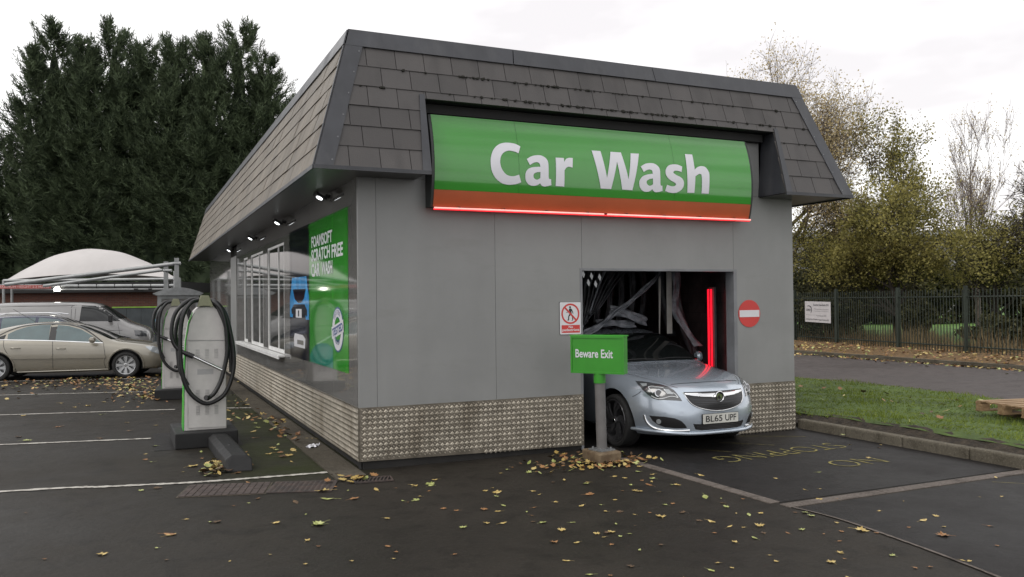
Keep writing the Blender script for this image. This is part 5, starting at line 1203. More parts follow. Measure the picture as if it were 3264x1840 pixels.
def wheel(parent, x, y, r=.34, rim=.262, style='blade', m=None, z=None):
    sx = -1 if x < 0 else 1; z = z or r
    w_ = bpy.data.objects.new('wheel', None); link(w_, parent); w_.location = (x, y, z); 
    if sx > 0: w_.rotation_euler = (0, 0, PI)
    wd = .225
    b = MB(); b.lathe([(rim-.005, .012), (rim+.012, -.002), (rim+.03, -.006), (r-.03, -.006), (r-.008, .006), (r, .03), (r, wd-.03), (r-.02, wd), (rim, wd)], ax='x', n=56); b.build('tyre', M_tyre, w_, smooth=True)
    b = MB(); b.lathe([(rim+.002, .006), (rim-.004, .0), (rim-.016, .004), (rim-.022, .03), (rim-.03, .14), (0, .15)], ax='x', n=48); b.build('rim', M_rimdk if style == 'blade' else m, w_, smooth=True)
    b = MB(); hub = .05
    if style == 'blade':
        for k in range(5):
            for tw, wv in ((0, .016), (.34, .012)):
                a0 = 2*PI*k/5+tw; P = []
                for i in range(7):
                    t = i/6; rr = hub*.6+(rim-.012-hub*.6)*t; a = a0+.62*t**1.3; P.append(Vector((.028-.022*t+.0*i, rr*math.cos(a), rr*math.sin(a))))
                for i in range(6):
                    d = (P[i+1]-P[i]).normalized(); q = Vector((0, -d.z, d.y))*(wv+.012*(i/6)); e = Vector((.022, 0, 0))
                    b.add([P[i]-q, P[i+1]-q, P[i+1]+q, P[i]+q, P[i]-q*1.2+e, P[i+1]-q*1.2+e, P[i+1]+q*1.2+e, P[i]+q*1.2+e], [(0, 1, 2, 3), (0, 4, 5, 1), (3, 2, 6, 7)])
    else:
        ns = 8
        for k in range(ns):
            a = 2*PI*k/ns; c_, s_ = math.cos(a), math.sin(a); R0, R1 = hub*.5, rim-.008
            q0, q1 = .017, .042; f = lambda rr, q, e: Vector((e, rr*c_-q*s_, rr*s_+q*c_))
            b.add([f(R0, -q0, .014), f(R0, q0, .014), f(R1, q1, .006), f(R1, -q1, .006), f(R0, -q0, .04), f(R0, q0, .04), f(R1, q1, .05), f(R1, -q1, .05)], [(0, 1, 2, 3), (0, 4, 7, 3), (1, 5, 6, 2)])
    b.lathe([(0, .004), (.03, .004), (hub, .016), (hub, .06)], ax='x', n=24); b.build('spokes', M_rimdk if style == 'blade' else m, w_, smooth=True)
    b = MB(); b.lathe([(0, .0005), (.026, .001), (.03, .006)], ax='x', n=20); b.build('hub_cap', M_chrome, w_, smooth=True)
    return w_

# ------------------------------------------------ the silver saloon leaving the bay
def silver_car():
    root = thing('silver_car', 'silver-blue saloon with chrome grille and number plate BL65 UPF driving out of the wash bay', 'car', (4.178, 0, 0))
    M_p = paint('silver_blue_paint', (.40, .455, .52), .50, .24)
    #     v     zb   wb   zm   wm    zbe  wbe  zsh  wsh  zte  wte   zt
    T = [(.955, .29, .16, .40, .22, .50, .20, .56, .18, .60, .12, .61),
         (.93, .25, .35, .40, .39, .54, .34, .62, .29, .67, .20, .68),
         (.865, .225, .49, .41, .545, .59, .49, .685, .42, .735, .28, .75),
         (.765, .21, .61, .43, .66, .64, .615, .745, .54, .80, .36, .825),
         (.62, .20, .72, .46, .77, .69, .73, .80, .66, .85, .46, .872),
         (.45, .19, .80, .48, .860, .74, .825, .845, .74, .888, .54, .910),
         (.20, .18, .87, .50, .915, .78, .895, .885, .79, .928, .58, .950),
         (-.15, .18, .885, .52, .928, .82, .91, .92, .81, .962, .60, .982),
         (-.40, .18, .885, .52, .928, .84, .91, .965, .81, .995, .64, 1.010),
         (-.62, .18, .885, .52, .928, .86, .905, .985, .84, 1.12, .775, 1.14),
         (-1.15, .18, .885, .52, .928, .88, .905, 1.0, .845, 1.362, .69, 1.392),
         (-1.60, .18, .885, .52, .928, .89, .905, 1.01, .85, 1.432, .665, 1.462),
         (-2.20, .18, .885, .52, .928, .90, .905, 1.02, .85, 1.445, .655, 1.478),
         (-2.90, .18, .885, .52, .928, .91, .905, 1.02, .84, 1.36, .62, 1.395),
         (-3.35, .20, .87, .54, .915, .93, .89, 1.02, .80, 1.130, .56, 1.150),
         (-3.70, .24, .84, .56, .88, .92, .84, 1.0, .74, 1.04, .54, 1.05),
         (-3.82, .34, .70, .56, .76, .86, .74, .93, .66, .96, .48, .97)]
    body, bv = loft_car(T, [0.02, 2.74], root, M_p, ar=.395)
    for yy in (0.0, 2.72):
        for x in (-.915, .915): wheel(root, x, yy, .332, .266, 'blade')
    patch(bv, 'windscreen', [(-.75, 1.012), (-.36, 1.022), (0, 1.026), (.36, 1.022), (.75, 1.012), (.70, 1.16), (.615, 1.345), (.3, 1.368), (0, 1.373), (-.3, 1.368), (-.615, 1.345), (-.70, 1.16)], 'f', M_carglass, root, off=.006, step=.05)
    for sd_ in (-1, 1): patch(bv, 'side_window', [(.62, 1.03), (1.25, 1.31), (1.9, 1.375), (2.7, 1.31), (3.2, 1.12), (3.05, 1.04), (1.8, 1.03)], 's', M_carglass, root, off=.004, s=sd_, step=.06)
    # shut lines
    b = MB()
    for sx in (-1, 1):
        stripe(bv, b, [(sx*.46, -.74), (sx*.56, -.60), (sx*.67, -.35), (sx*.735, 0), (sx*.76, .36)], .004, 't', .002)
        stripe(bv, b, [(sx*.86, .665), (sx*.83, .70), (sx*.80, .735)], .004, 'f', .002)
    stripe(bv, b, [(-.50, .820), (-.37, .829), (-.19, .833), (0, .835), (.19, .833), (.37, .829), (.50, .820)], .005, 'f', .002)
    b.build('panel_gap', M_line_, root, fix=False)
    HL = [(.775, .848), (.735, .848), (.69, .840), (.605, .822), (.557, .800), (.518, .762), (.497, .702), (.474, .638), (.541, .645), (.645, .650), (.69, .646), (.73, .662), (.765, .707), (.785, .76), (.787, .81)]
    for sx in (-1, 1):
        ol = [(p[0]*sx, p[1]) for p in HL]; cx = sx*.673
        h = patch(bv, 'headlight', ol, 'f', M_hlglass, root, off=.004, step=.02)
        b = MB(); k = sx
        for pts, wd in (([(.728, .790), (.70, .797), (.664, .792), (.607, .784)], .0050), ([(.728, .790), (.731, .763), (.727, .737), (.715, .722)], .0055), ([(.738, .690), (.713, .667), (.683, .659), (.642, .667), (.59, .686), (.55, .688), (.507, .676)], .0058), ([(.585, .733), (.54, .729), (.522, .710), (.507, .678)], .0042)):
            bead(bv, b, [(x*k, z) for x, z in pts], wd, 'f', .006)
        b.build('light_strip', mat('strip_white', (.75, .78, .80), .15, metal=.2), h, smooth=True)
        hp, nn = cast(bv, 'f', cx, .725); 
        if nn.y > 0: nn = -nn
        b = MB(); fd = (nn+Vector((0, -1.2, 0))).normalized(); a_ = fd.cross(Vector((0, 0, 1))).normalized(); c_ = a_.cross(fd)
        b.prism(disc(hp+nn*.004, a_, c_, .047, 28), fd*.008); b.build('lamp_bezel', M_hl, h)
        b = MB(); b.prism(disc(hp+nn*.004+fd*.008, a_, c_, .036, 24), fd*.004); b.build('lens', M_hlglass, h)
        # side light reflectors
        b = MB(); patch(bv, '', [(x*k, z) for x, z in ((.768, .822), (.72, .826), (.735, .800), (.765, .79))], 'f', None, None, off=.0085, step=.02, mb=b); patch(bv, '', [(x*k, z) for x, z in ((.615, .772), (.565, .765), (.540, .712), (.60, .715))], 'f', None, None, off=.0085, step=.02, mb=b); b.build('reflector', M_lens, h, fix=False)
    # grille
    gh = [(0, .510), (.06, .511), (.17, .526), (.29, .556), (.37, .598), (.415, .66), (.438, .738)]
    gr = [(-x, z) for x, z in gh[::-1]]+gh[1:]+[(.25, .738), (0, .735), (-.25, .738)]
    g_ = patch(bv, 'grille', gr, 'f', M_trim, root, off=.002, step=.03)
    b = MB(); bead(bv, b, gr[:13], .0065, 'f', .003); b.build('chrome_surround', M_chrome, g_, smooth=True)
    b = MB(); patch(bv, '', [(-.428, .730), (-.30, .724), (-.17, .718), (-.045, .714), (.045, .714), (.17, .718), (.30, .724), (.428, .730), (.42, .706), (.32, .688), (.195, .675), (.07, .666), (-.07, .666), (-.195, .675), (-.32, .688), (-.42, .706)], 'f', None, None, off=.010, step=.012, mb=b); o = b.build('chrome_bar', M_chrome, g_, smooth=True, fix=False); q = o.modifiers.new('t', 'SOLIDIFY'); q.thickness = .008
    M_slat = mat('grille_slat', (.05, .052, .055), .25, metal=.5)
    for i, z in enumerate((.640, .612, .584, .556)):
        b = MB(); hw_ = (.39, .365, .32, .25)[i]; stripe(bv, b, [(-hw_, z+.010), (-hw_*.5, z), (0, z-.006), (hw_*.5, z), (hw_, z+.010)], .011, 'f', .006); b.build('slat', M_slat, g_, fix=False)
    hp, nn = cast(bv, 'f', 0, .676); y0 = hp.y-.012
    b = MB(); b.lathe([(.068, 0), (.068, -.012), (.060, -.018), (.055, -.012), (.055, 0)], c=(0, y0, .676), n=36); bd_ = b.build('badge', M_chrome, g_, smooth=True)
    b = MB(); b.lathe([(.056, 0), (.056, -.006), (0, -.006)], c=(0, y0, .676), n=30); b.build('badge_field', M_trim, bd_)
    b = MB(); zz = .676
    for pts in ([(-.045, .02), (-.02, .042), (.005, .035), (-.008, .015), (-.03, .008), (-.02, -.01), (-.045, -.005)], [(.005, .03), (.03, .025), (.045, 0), (.03, -.03), (.008, -.042), (.015, -.015), (0, .005)], [(-.042, -.018), (-.015, -.022), (0, -.045), (-.025, -.04)]):
        b.prism([(x, y0-.006, zz+z) for x, z in pts], (0, -.006, 0))
    b.build('emblem', M_chrome, bd_)
    # plate
    hp, _ = cast(bv, 'f', 0, .42); yp = hp.y-.012
    b = MB(); b.prism([(x, yp, .420+z) for x, z in rrect(.262, .057, .008)], (0, .010, 0)); pl_ = b.build('number_plate', M_plate, root)
    b = MB(); b.prism([(x, yp+.002, .420+z) for x, z in rrect(.266, .061, .010)], (0, .03, 0)); b.build('plate_surround', M_trim, pl_)
    b = MB(); put_text(b, 'BL65', (-.222, yp-.0015, .383), (1, 0, 0), (0, 0, 1), .245, .076, .012); put_text(b, 'UPF', (.065, yp-.0015, .383), (1, 0, 0), (0, 0, 1), .165, .076, .012); b.build('registration', M_blk, pl_, fix=False)
    # lower intake, fog recesses, chrome blades, splitter
    lg = patch(bv, 'lower_grille', [(-.375, .367), (-.2, .358), (.2, .358), (.375, .367), (.345, .305), (.27, .288), (-.27, .288), (-.345, .305)], 'f', M_trim, root, off=.002, step=.03)
    b = MB()
    for z in (.302, .320, .338): stripe(bv, b, [(-.33, z), (0, z), (.33, z)], .005, 'f', .004)
    b.build('mesh_bar', M_rimdk, lg, fix=False)
    FG = [(.772, .455), (.731, .454), (.656, .452), (.57, .437), (.505, .405), (.466, .362), (.441, .32), (.561, .317), (.646, .323), (.704, .351), (.745, .395)]
    for sx in (-1, 1):
        f = patch(bv, 'fog_recess', [(x*sx, z) for x, z in FG], 'f', M_trim, root, off=.002, step=.02)
        b = MB(); bead(bv, b, [(x*sx, z) for x, z in ((.803, .458), (.787, .394), (.755, .337), (.712, .303), (.64, .288), (.53, .286), (.41, .292))], .0155, 'f', .004, n=8, seg=10); b.build('chrome_blade', M_chrome, f, smooth=True)
        hp, nn = cast(bv, 'f', sx*.70, .391)
        if nn.y > 0: nn = -nn
        b = MB(); a_ = nn.cross(Vector((0, 0, 1))).normalized(); b.prism(disc(hp+nn*.004, a_, a_.cross(nn), .030, 20), nn*.006); b.build('fog_lamp', M_lens, f)
    b = MB(); P = []
    for i in range(61):
        x = -.86+1.72*i/60; h, nn = cast(bv, 'f', x, .272)
        if h is None: continue
        if nn.y > 0: nn = -nn
        P.append(Vector((h.x, h.y, .252+.022*max(0, (abs(x)-.42)/.4)))+Vector((nn.x, nn.y, 0)).normalized()*(.010+.012*min(1, max(0, (abs(x)-.38)/.2))))
    b.tube(P, .021, 10); b.build('splitter', M_p, root, smooth=True)
    for x, z, r in ((-.653, .498, .010), (.653, .498, .010), (-.503, .49, .030), (-.30, .404, .010), (.30, .404, .010)):
        h, nn = cast(bv, 'f', x, z); nn = -nn if nn.y > 0 else nn; a_ = nn.cross(Vector((0, 0, 1))).normalized(); b = MB(); b.prism(disc(h+nn*.001, a_, a_.cross(nn), r, 18), nn*.002); b.build('parking_sensor', M_p, root)
    # mirrors
    for sx in (-1, 1):
        b = MB(); b.lathe([(0, -.05), (.05, -.045), (.075, -.02), (.075, .02), (.06, .03), (0, .03)], c=(sx*.945, .72, 1.035), ax='x', n=20); o = b.build('wing_mirror', M_p, root, smooth=True)
        b = MB(); b.box((min(sx*.86, sx*.93), .68, 1.0), (max(sx*.86, sx*.93), .74, 1.03)); b.build('stalk', M_trim, o)
    # wipers
    for x0, x1 in ((.62, .05), (.0, -.5)):
        P = []; b = MB()
        for i in range(7):
            x = x0+(x1-x0)*i/6; h, nn = cast(bv, 'f', x, 1.030+.012*math.sin(i*.5)); 
            if nn.y > 0: nn = -nn
            P.append(h+nn*.016)
        b.tube(P, .007, 6); b.build('wiper', M_trim, root)
    return root
silver_car()

# ------------------------------------------------ parked cars seen from the side
def parked_saloon():
    root = thing('beige_car', 'beige-gold hatchback parked side-on at the left, nearest of the parked vehicles', 'car', (-2.22, 15.28, 0), R_(90-12))
    M_p = paint('beige_gold_paint', (.27, .25, .205), .35, .32)
    T = [(.88, .30, .35, .40, .42, .55, .44, .60, .40, .63, .30, .64), (.85, .24, .55, .40, .64, .58, .62, .66, .55, .70, .38, .71), (.76, .22, .74, .42, .80, .63, .77, .73, .66, .77, .44, .785),
         (.60, .21, .82, .45, .87, .68, .86, .79, .76, .835, .52, .85), (.30, .20, .85, .48, .895, .74, .885, .85, .79, .885, .56, .90), (0, .20, .86, .50, .90, .78, .89, .895, .79, .925, .58, .94), (-.28, .20, .86, .50, .90, .82, .885, .925, .78, .955, .62, .965),
         (-.50, .20, .86, .52, .90, .84, .88, .945, .80, 1.07, .68, 1.09), (-1.10, .20, .86, .52, .90, .86, .88, .97, .82, 1.36, .58, 1.385), (-1.55, .20, .86, .52, .90, .88, .88, .99, .82, 1.43, .55, 1.455), (-2.1, .20, .86, .52, .90, .90, .88, 1.01, .82, 1.43, .545, 1.46),
         (-2.8, .20, .86, .52, .90, .93, .88, 1.03, .80, 1.31, .52, 1.345), (-3.35, .22, .85, .54, .89, .96, .86, 1.03, .76, 1.12, .52, 1.145), (-3.75, .26, .82, .56, .86, .94, .82, 1.02, .70, 1.06, .50, 1.07), (-3.86, .36, .70, .56, .75, .88, .72, .95, .62, .98, .46, .985)]
    T = [(r[0]*(1.06 if r[0] < 0 else 1.0),)+r[1:] for r in T]
    body, bv = loft_car(T, [0.0, 3.0], root, M_p, ar=.40, az=.33)
    for yy in (0, 3.0):
        for x in (-.89, .89): wheel(root, x, yy, .330, .238, 'spoke', M_rimsv)
    s = lambda px, py: (-(px-1640)*.00190, (1200-py)*.00204)        # side-view measure to metres
    for sd_ in (1, -1):
        # side that faces the camera is +x after turning; build both
        o = patch(bv, 'side_window', [s(*q) for q in ((765, 530), (900, 545), (1060, 590), (1200, 665), (1330, 752), (1190, 742), (770, 716), (755, 620))], 's', M_sideglass, root, off=.004, s=sd_, step=.06)
        o = patch(bv, 'side_window', [s(*q) for q in ((675, 526), (540, 528), (400, 545), (270, 585), (180, 630), (190, 692), (430, 703), (688, 712))], 's', M_sideglass, root, off=.004, s=sd_, step=.06)
        o = patch(bv, 'side_window', [s(*q) for q in ((160, 635), (60, 672), (0, 690), (150, 693))], 's', M_carglass, root, off=.004, s=sd_, step=.05)
        b = MB(); stripe(bv, b, [s(*q) for q in ((1350, 758), (1190, 748), (770, 722), (430, 708), (100, 698))], .018, 's', .007, sd_); b.build('chrome_strip', M_chrome, root, fix=False)
        b = MB(); stripe(bv, b, [s(*q) for q in ((0, 690), (60, 655), (180, 590), (330, 540), (540, 516), (760, 516), (900, 528), (1060, 570), (1200, 645), (1350, 752))], .022, 's', .006, sd_); stripe(bv, b, [s(*q) for q in ((722, 518), (726, 620), (728, 715))], .15, 's', .005, sd_, 2); b.build('window_trim', M_trim, root, fix=False)
        b = MB(); stripe(bv, b, [s(*q) for q in ((738, 722), (748, 900), (744, 1092))], .010, 's', .003, sd_); stripe(bv, b, [s(*q) for q in ((1362, 764), (1385, 920), (1372, 1000), (1400, 1100))], .010, 's', .003, sd_); stripe(bv, b, [s(*q) for q in ((150, 700), (165, 790), (220, 890), (270, 960), (300, 1080))], .010, 's', .003, sd_); b.build('panel_gap', M_line_, root, fix=False)
        b = MB(); stripe(bv, b, [s(*q) for q in ((262, 915), (500, 918), (742, 921))], .055, 's', .022, sd_); stripe(bv, b, [s(*q) for q in ((752, 921), (1000, 923), (1390, 926))], .055, 's', .022, sd_); q_ = b.build('side_moulding', M_p, root, fix=False); q_.modifiers.new('t', 'SOLIDIFY').thickness = .012
        b = MB(); stripe(bv, b, [s(*q) for q in ((310, 1092), (800, 1088), (1420, 1084))], .035, 's', .014, sd_); q_ = b.build('sill', M_p, root, fix=False); q_.modifiers.new('t', 'SOLIDIFY').thickness = .02
        for (px, py) in ((300, 800), (845, 815)):
            y_, z_ = s(px, py); h, nn = cast(bv, 's', y_, z_, sd_); b = MB(); b.tube([h+Vector((sd_*.005, -.11, -.006)), h+Vector((sd_*.035, -.06, .0)), h+Vector((sd_*.035, .06, .004)), h+Vector((sd_*.005, .11, 0))], .014, 8); b.build('door_handle', M_p, root, smooth=True)
        for ay in (0, 3.0):
            b = MB(); P = []
            for i in range(25):
                a = -.15*PI+1.30*PI*i/24; y_, z_ = ay+.425*math.cos(a), .33+.425*math.sin(a); h, nn = cast(bv, 's', y_, z_, sd_)
                if h is not None: P.append(h+Vector((sd_*.006, 0, 0)))
            b.tube(P, .020, 6); b.build('arch_lip', M_p, root, smooth=True)
        o = patch(bv, 'headlight', [s(*q) for q in ((1875, 815), (1960, 812), (2060, 850), (2090, 905), (2040, 910), (1960, 880))], 's', M_lens, root, off=.006, s=sd_, step=.03)
        b = MB(); c_ = Vector((sd_*.99, .76, .99)); b.lathe([(0, -.10), (.06, -.085), (.082, -.02), (.08, .05), (0, .07)], c=c_, ax='x', n=18); b.build('wing_mirror', M_p, root, smooth=True)
    patch(bv, 'windscreen', [(-.68, .985), (0, 1.0), (.68, .985), (.55, 1.34), (0, 1.365), (-.55, 1.34)], 'f', M_carglass, root, off=.006, step=.05)
    b = MB(); b.tube([(.2, 2.42, 1.44), (.2, 2.95, 1.78)], .006, 5); b.build('aerial', M_trim, root)
    b = MB(); h, _ = cast(bv, 'f', 0, .42); b.box((-.26, h.y-.012, .37), (.26, h.y-.002, .48)); b.build('number_plate', M_plate, root)
    return root
parked_saloon()
def blue_car():
    root = thing('blue_car', 'dark blue car parked between the beige car and the grey van', 'car', (-3.1, 19.2, 0), R_(90-9))
    M_p = paint('navy_paint', (.008, .013, .045), .3, .2)
    T = [(.90, .30, .35, .42, .42, .58, .44, .66, .40, .70, .30, .71), (.86, .24, .60, .42, .68, .62, .66, .73, .58, .79, .40, .80), (.72, .22, .78, .45, .83, .68, .80, .82, .70, .89, .46, .90), (.35, .21, .84, .48, .88, .78, .87, .92, .78, .99, .56, 1.0), (0, .20, .85, .50, .89, .84, .88, .98, .78, 1.06, .60, 1.07), (-.25, .20, .85, .50, .89, .87, .88, 1.0, .78, 1.12, .64, 1.14),
         (-.95, .20, .85, .52, .89, .90, .88, 1.05, .80, 1.52, .58, 1.545), (-1.5, .20, .85, .52, .89, .92, .88, 1.06, .80, 1.59, .56, 1.615), (-2.5, .20, .85, .52, .89, .94, .88, 1.07, .80, 1.58, .55, 1.60), (-3.2, .22, .85, .54, .88, .96, .86, 1.08, .78, 1.45, .54, 1.47), (-3.6, .26, .82, .56, .86, .96, .82, 1.06, .74, 1.12, .60, 1.14), (-3.68, .36, .70, .56, .75, .88, .72, .95, .66, 1.0, .5, 1.01)]
    body, bv = loft_car(T, [0, 2.65], root, M_p, ar=.36, az=.31)
    for yy in (0, 2.65):
        for x in (-.88, .88): wheel(root, x, yy, .31, .21, 'spoke', M_rimsv)
    M_bright = M_sideglass
    for sd_ in (-1, 1):
        patch(bv, 'side_window', [(.45, 1.10), (1.05, 1.46), (1.55, 1.52), (1.55, 1.09)], 's', M_bright, root, off=.004, s=sd_, step=.07); patch(bv, 'side_window', [(1.63, 1.09), (1.63, 1.52), (2.5, 1.51), (2.5, 1.10)], 's', M_bright, root, off=.004, s=sd_, step=.07); patch(bv, 'side_window', [(2.58, 1.10), (2.58, 1.50), (3.1, 1.42), (3.35, 1.15)], 's', M_bright, root, off=.004, s=sd_, step=.07)
        b = MB(); b.lathe([(0, -.1), (.07, -.08), (.09, -.02), (.09, .05), (0, .07)], c=(sd_*.98, .55, 1.08), ax='x', n=16); b.build('wing_mirror', M_trim, root, smooth=True)
        patch(bv, 'headlight', [(-.82, .66), (-.55, .80), (-.35, .86), (-.5, .74), (-.75, .62)], 's', M_lens, root, off=.005, s=sd_, step=.04)
        b = MB(); b.tube([(sd_*.50, 1.0, 1.60), (sd_*.51, 1.3, 1.65), (sd_*.50, 2.6, 1.65), (sd_*.49, 3.0, 1.57)], .014, 6); b.build('roof_rail', M_chrome, root, smooth=True)
    patch(bv, 'windscreen', [(-.66, 1.16), (0, 1.18), (.66, 1.16), (.55, 1.50), (0, 1.52), (-.55, 1.50)], 'f', M_carglass, root, off=.006, step=.06)
    return root
blue_car()
def van():
    root = thing('grey_van', 'light grey panel van parked behind the blue car under the edge of the canopy', 'van', (-2.42, 22.6, 0), R_(90-7))
    M_p = paint('grey_van_paint', (.25, .245, .24), .3, .35)
    T = [(.86, .36, .5, .5, .6, .70, .62, .80, .58, .86, .45, .87), (.82, .30, .74, .5, .80, .72, .80, .88, .74, .98, .55, 1.0), (.70, .26, .86, .5, .90, .80, .89, .98, .83, 1.10, .62, 1.12), (.30, .24, .92, .55, .95, .90, .94, 1.08, .88, 1.22, .70, 1.24), (.05, .24, .93, .6, .95, .98, .94, 1.14, .90, 1.32, .74, 1.34),
         (-.65, .24, .93, .6, .95, 1.05, .94, 1.25, .92, 1.86, .74, 1.90), (-.95, .24, .93, .6, .95, 1.05, .94, 1.30, .93, 1.93, .74, 1.98), (-2.0, .24, .93, .6, .95, 1.05, .945, 1.3, .935, 1.95, .76, 2.01), (-3.2, .24, .93, .6, .95, 1.05, .945, 1.3, .935, 1.95, .76, 2.01), (-3.85, .24, .93, .6, .95, 1.05, .94, 1.3, .92, 1.93, .74, 1.98), (-4.05, .28, .90, .6, .92, 1.05, .91, 1.3, .88, 1.80, .70, 1.85)]
    body, bv = loft_car(T, [0, 3.0], root, M_p, ar=.40, az=.34)
    for yy in (0, 3.0):
        for x in (-.93, .93): wheel(root, x, yy, .34, .22, 'spoke', M_rimsv)
    for sd_ in (-1, 1):
        patch(bv, 'side_window', [(.08, 1.33), (.70, 1.84), (1.25, 1.86), (1.30, 1.34)], 's', M_carglass, root, off=.004, s=sd_, step=.07)
        b = MB(); stripe(bv, b, [(1.42, 1.88), (1.44, .9), (1.44, .4)], .012, 's', .004, sd_); stripe(bv, b, [(.15, 1.25), (.1, .8), (.45, .35)], .010, 's', .004, sd_); stripe(bv, b, [(1.55, 1.33), (1.55, 1.82), (1.62, 1.86), (3.55, 1.84), (3.62, 1.78), (3.62, 1.33), (3.55, 1.29), (1.62, 1.29), (1.55, 1.33)], .012, 's', .004, sd_, 3); stripe(bv, b, [(.0, 1.02), (2, 1.03), (3.9, 1.02)], .010, 's', .004, sd_); b.build('panel_gap', M_line_, root, fix=False)
        patch(bv, 'headlight', [(-.72, .98), (-.35, 1.02), (-.40, .82), (-.74, .80)], 's', M_hlglass, root, off=.005, s=sd_, step=.04)
        b = MB(); b.prism([(sd_*1.0, .28, 1.30), (sd_*1.0, .28, 1.55), (sd_*1.16, .28, 1.53), (sd_*1.16, .28, 1.30)], (0, .12, 0)); b.build('wing_mirror', M_trim, root, bevel=.02)
        h, nn = cast(bv, 's', 1.2, 1.15, sd_); b = MB(); b.tube([h+Vector((sd_*.02, -.1, 0)), h+Vector((sd_*.02, .1, 0))], .018, 6); b.build('door_handle', M_trim, root)
    patch(bv, 'windscreen', [(-.78, 1.40), (0, 1.42), (.78, 1.40), (.68, 1.82), (0, 1.86), (-.68, 1.82)], 'f', M_carglass, root, off=.006, step=.07)
    return root
van()

# ================================================================== GRASS AND FALLEN LEAVES
g = np.random.default_rng(5); n = 52000
yy = -5.0+g.random(n)*25; xx = 6.66+.20*np.clip((.5-yy)/2.5, 0, 1)+g.random(n)**1.15*4.1
keep = (yy > -5) & ((yy-(-3.6)) > (xx-6.9)*.62-2.2); xx, yy = xx[keep], yy[keep]; n = len(xx)
zz = np.array([vz(a, b_) for a, b_ in zip(xx, yy)])+.005
hh_ = .035+.055*g.random(n); tuft = .6+.5*np.sin(xx*3.1+1)*np.sin(yy*2.7); hh_ *= np.clip(tuft, .4, 1.2)
ln = np.stack([g.normal(0, .028, n), g.normal(0, .028, n), hh_], 1); c = np.stack([xx, yy, zz], 1); pw = unit(np.cross(ln, g.normal(size=(n, 3))))*.0055
V = np.stack([c-pw, c+pw, c+ln], 1).reshape(-1, 3)
o = mesh_np('grass', V, np.arange(len(V)).reshape(-1, 3), foliage_mat('grass_blades', (.075, .115, .014), (.20, .25, .04), tr=.3), None, 3); tag(o, 'short damp green grass growing on the verge beside the car wash', 'grass', kind='stuff')

def leaf_pts(lobes=5):
    if lobes == 5:     # maple-like outline
        return [(0, -.5), (.10, -.30), (.34, -.36), (.30, -.18), (.52, -.02), (.34, .06), (.40, .26), (.20, .20), (.12, .34), (0, .56), (-.12, .34), (-.20, .20), (-.40, .26), (-.34, .06), (-.52, -.02), (-.30, -.18), (-.34, -.36), (-.10, -.30)]
    return [(0, -.5), (.14, -.30), (.22, -.05), (.17, .22), (0, .5), (-.17, .22), (-.22, -.05), (-.14, -.30)]
def leaf_mesh(kind, seed, m, stalk=True):
    g = random.Random(seed); pts = leaf_pts(kind); P = [Vector((x, y, 0)) for x, y in pts]; n = len(pts); b = MB()
    cx = g.uniform(.5, 1.6); cy = g.uniform(-.8, 1.4); tw = g.uniform(-.6, .6)
    zf = lambda x, y: .16*cx*x*x*2+.22*cy*y*y+tw*x*y*.5+.04*math.sin(x*13+seed)*math.cos(y*11)+.02
    vs = [(0, 0, zf(0, 0))]+[(x, y, zf(x, y)) for x, y in pts]; b.add(vs, [(0, 1+i, 1+(i+1) % n) for i in range(n)])
    if stalk: b.tube([(0, -.48, .03), (.03, -.72, .05), (.02, -.95, .02)], [.012, .009, .008], 4, caps=False)
    z0 = min(v[2] for v in b.v); b.v = [(x, y, z-z0) for x, y, z in b.v]
    me = bpy.data.meshes.new('leaf'); me.from_pydata(b.v, [], b.f); me.materials.append(m); return me
LM = {'yellow': mat('yellow_leaf', (.34, .23, .06), .55, c2=(.52, .41, .17), vs=2), 'green': mat('yellow_green_leaf', (.22, .25, .06), .5, c2=(.42, .44, .18), vs=2),
      'orange': mat('orange_brown_leaf', (.19, .085, .03), .6, c2=(.32, .17, .065), vs=2), 'brown': mat('brown_leaf', (.055, .032, .018), .7, c2=(.13, .08, .038), vs=2)}
PROT = {k: [leaf_mesh(5 if s < 3 else 1, s*7+len(k), LM[k]) for s in range(5)] for k in LM}
area = {'a': 'on the dark tarmac in the foreground', 'b': 'on the tarmac of the parking bays', 'c': 'on the forecourt right of the stone edging', 'd': 'beside the building wall'}
def put_leaf(x, y, colr, sz, z=.006, ak='a', big=False, s=None):
    me = random.choice(PROT[colr]) if s is None else PROT[colr][s]
    o = bpy.data.objects.new('leaf', me); o.location = (x, y, z); o.scale = (sz, sz, sz*random.uniform(.6, 1.3)); o.rotation_euler = (random.uniform(-.12, .12), random.uniform(-.12, .12), random.uniform(0, 6.28)); col.objects.link(o)
    tag(o, {'yellow': 'yellow', 'green': 'yellow-green', 'orange': 'orange-brown', 'brown': 'dull brown'}[colr]+' fallen autumn leaf '+area[ak], 'leaf', {'yellow': 'yellow', 'green': 'yellow-green', 'orange': 'orange-brown', 'brown': 'dull brown'}[colr]+' leaves scattered '+area[ak])
random.seed(21)
def G_(px, py):     # ground point under a measured place of the photograph
    v = fv+r2*((px-1632)/2673.95)-u2*((py-920)/2673.95); t = -CAM[2]/v.z; return CAM[0]+v.x*t, CAM[1]+v.y*t
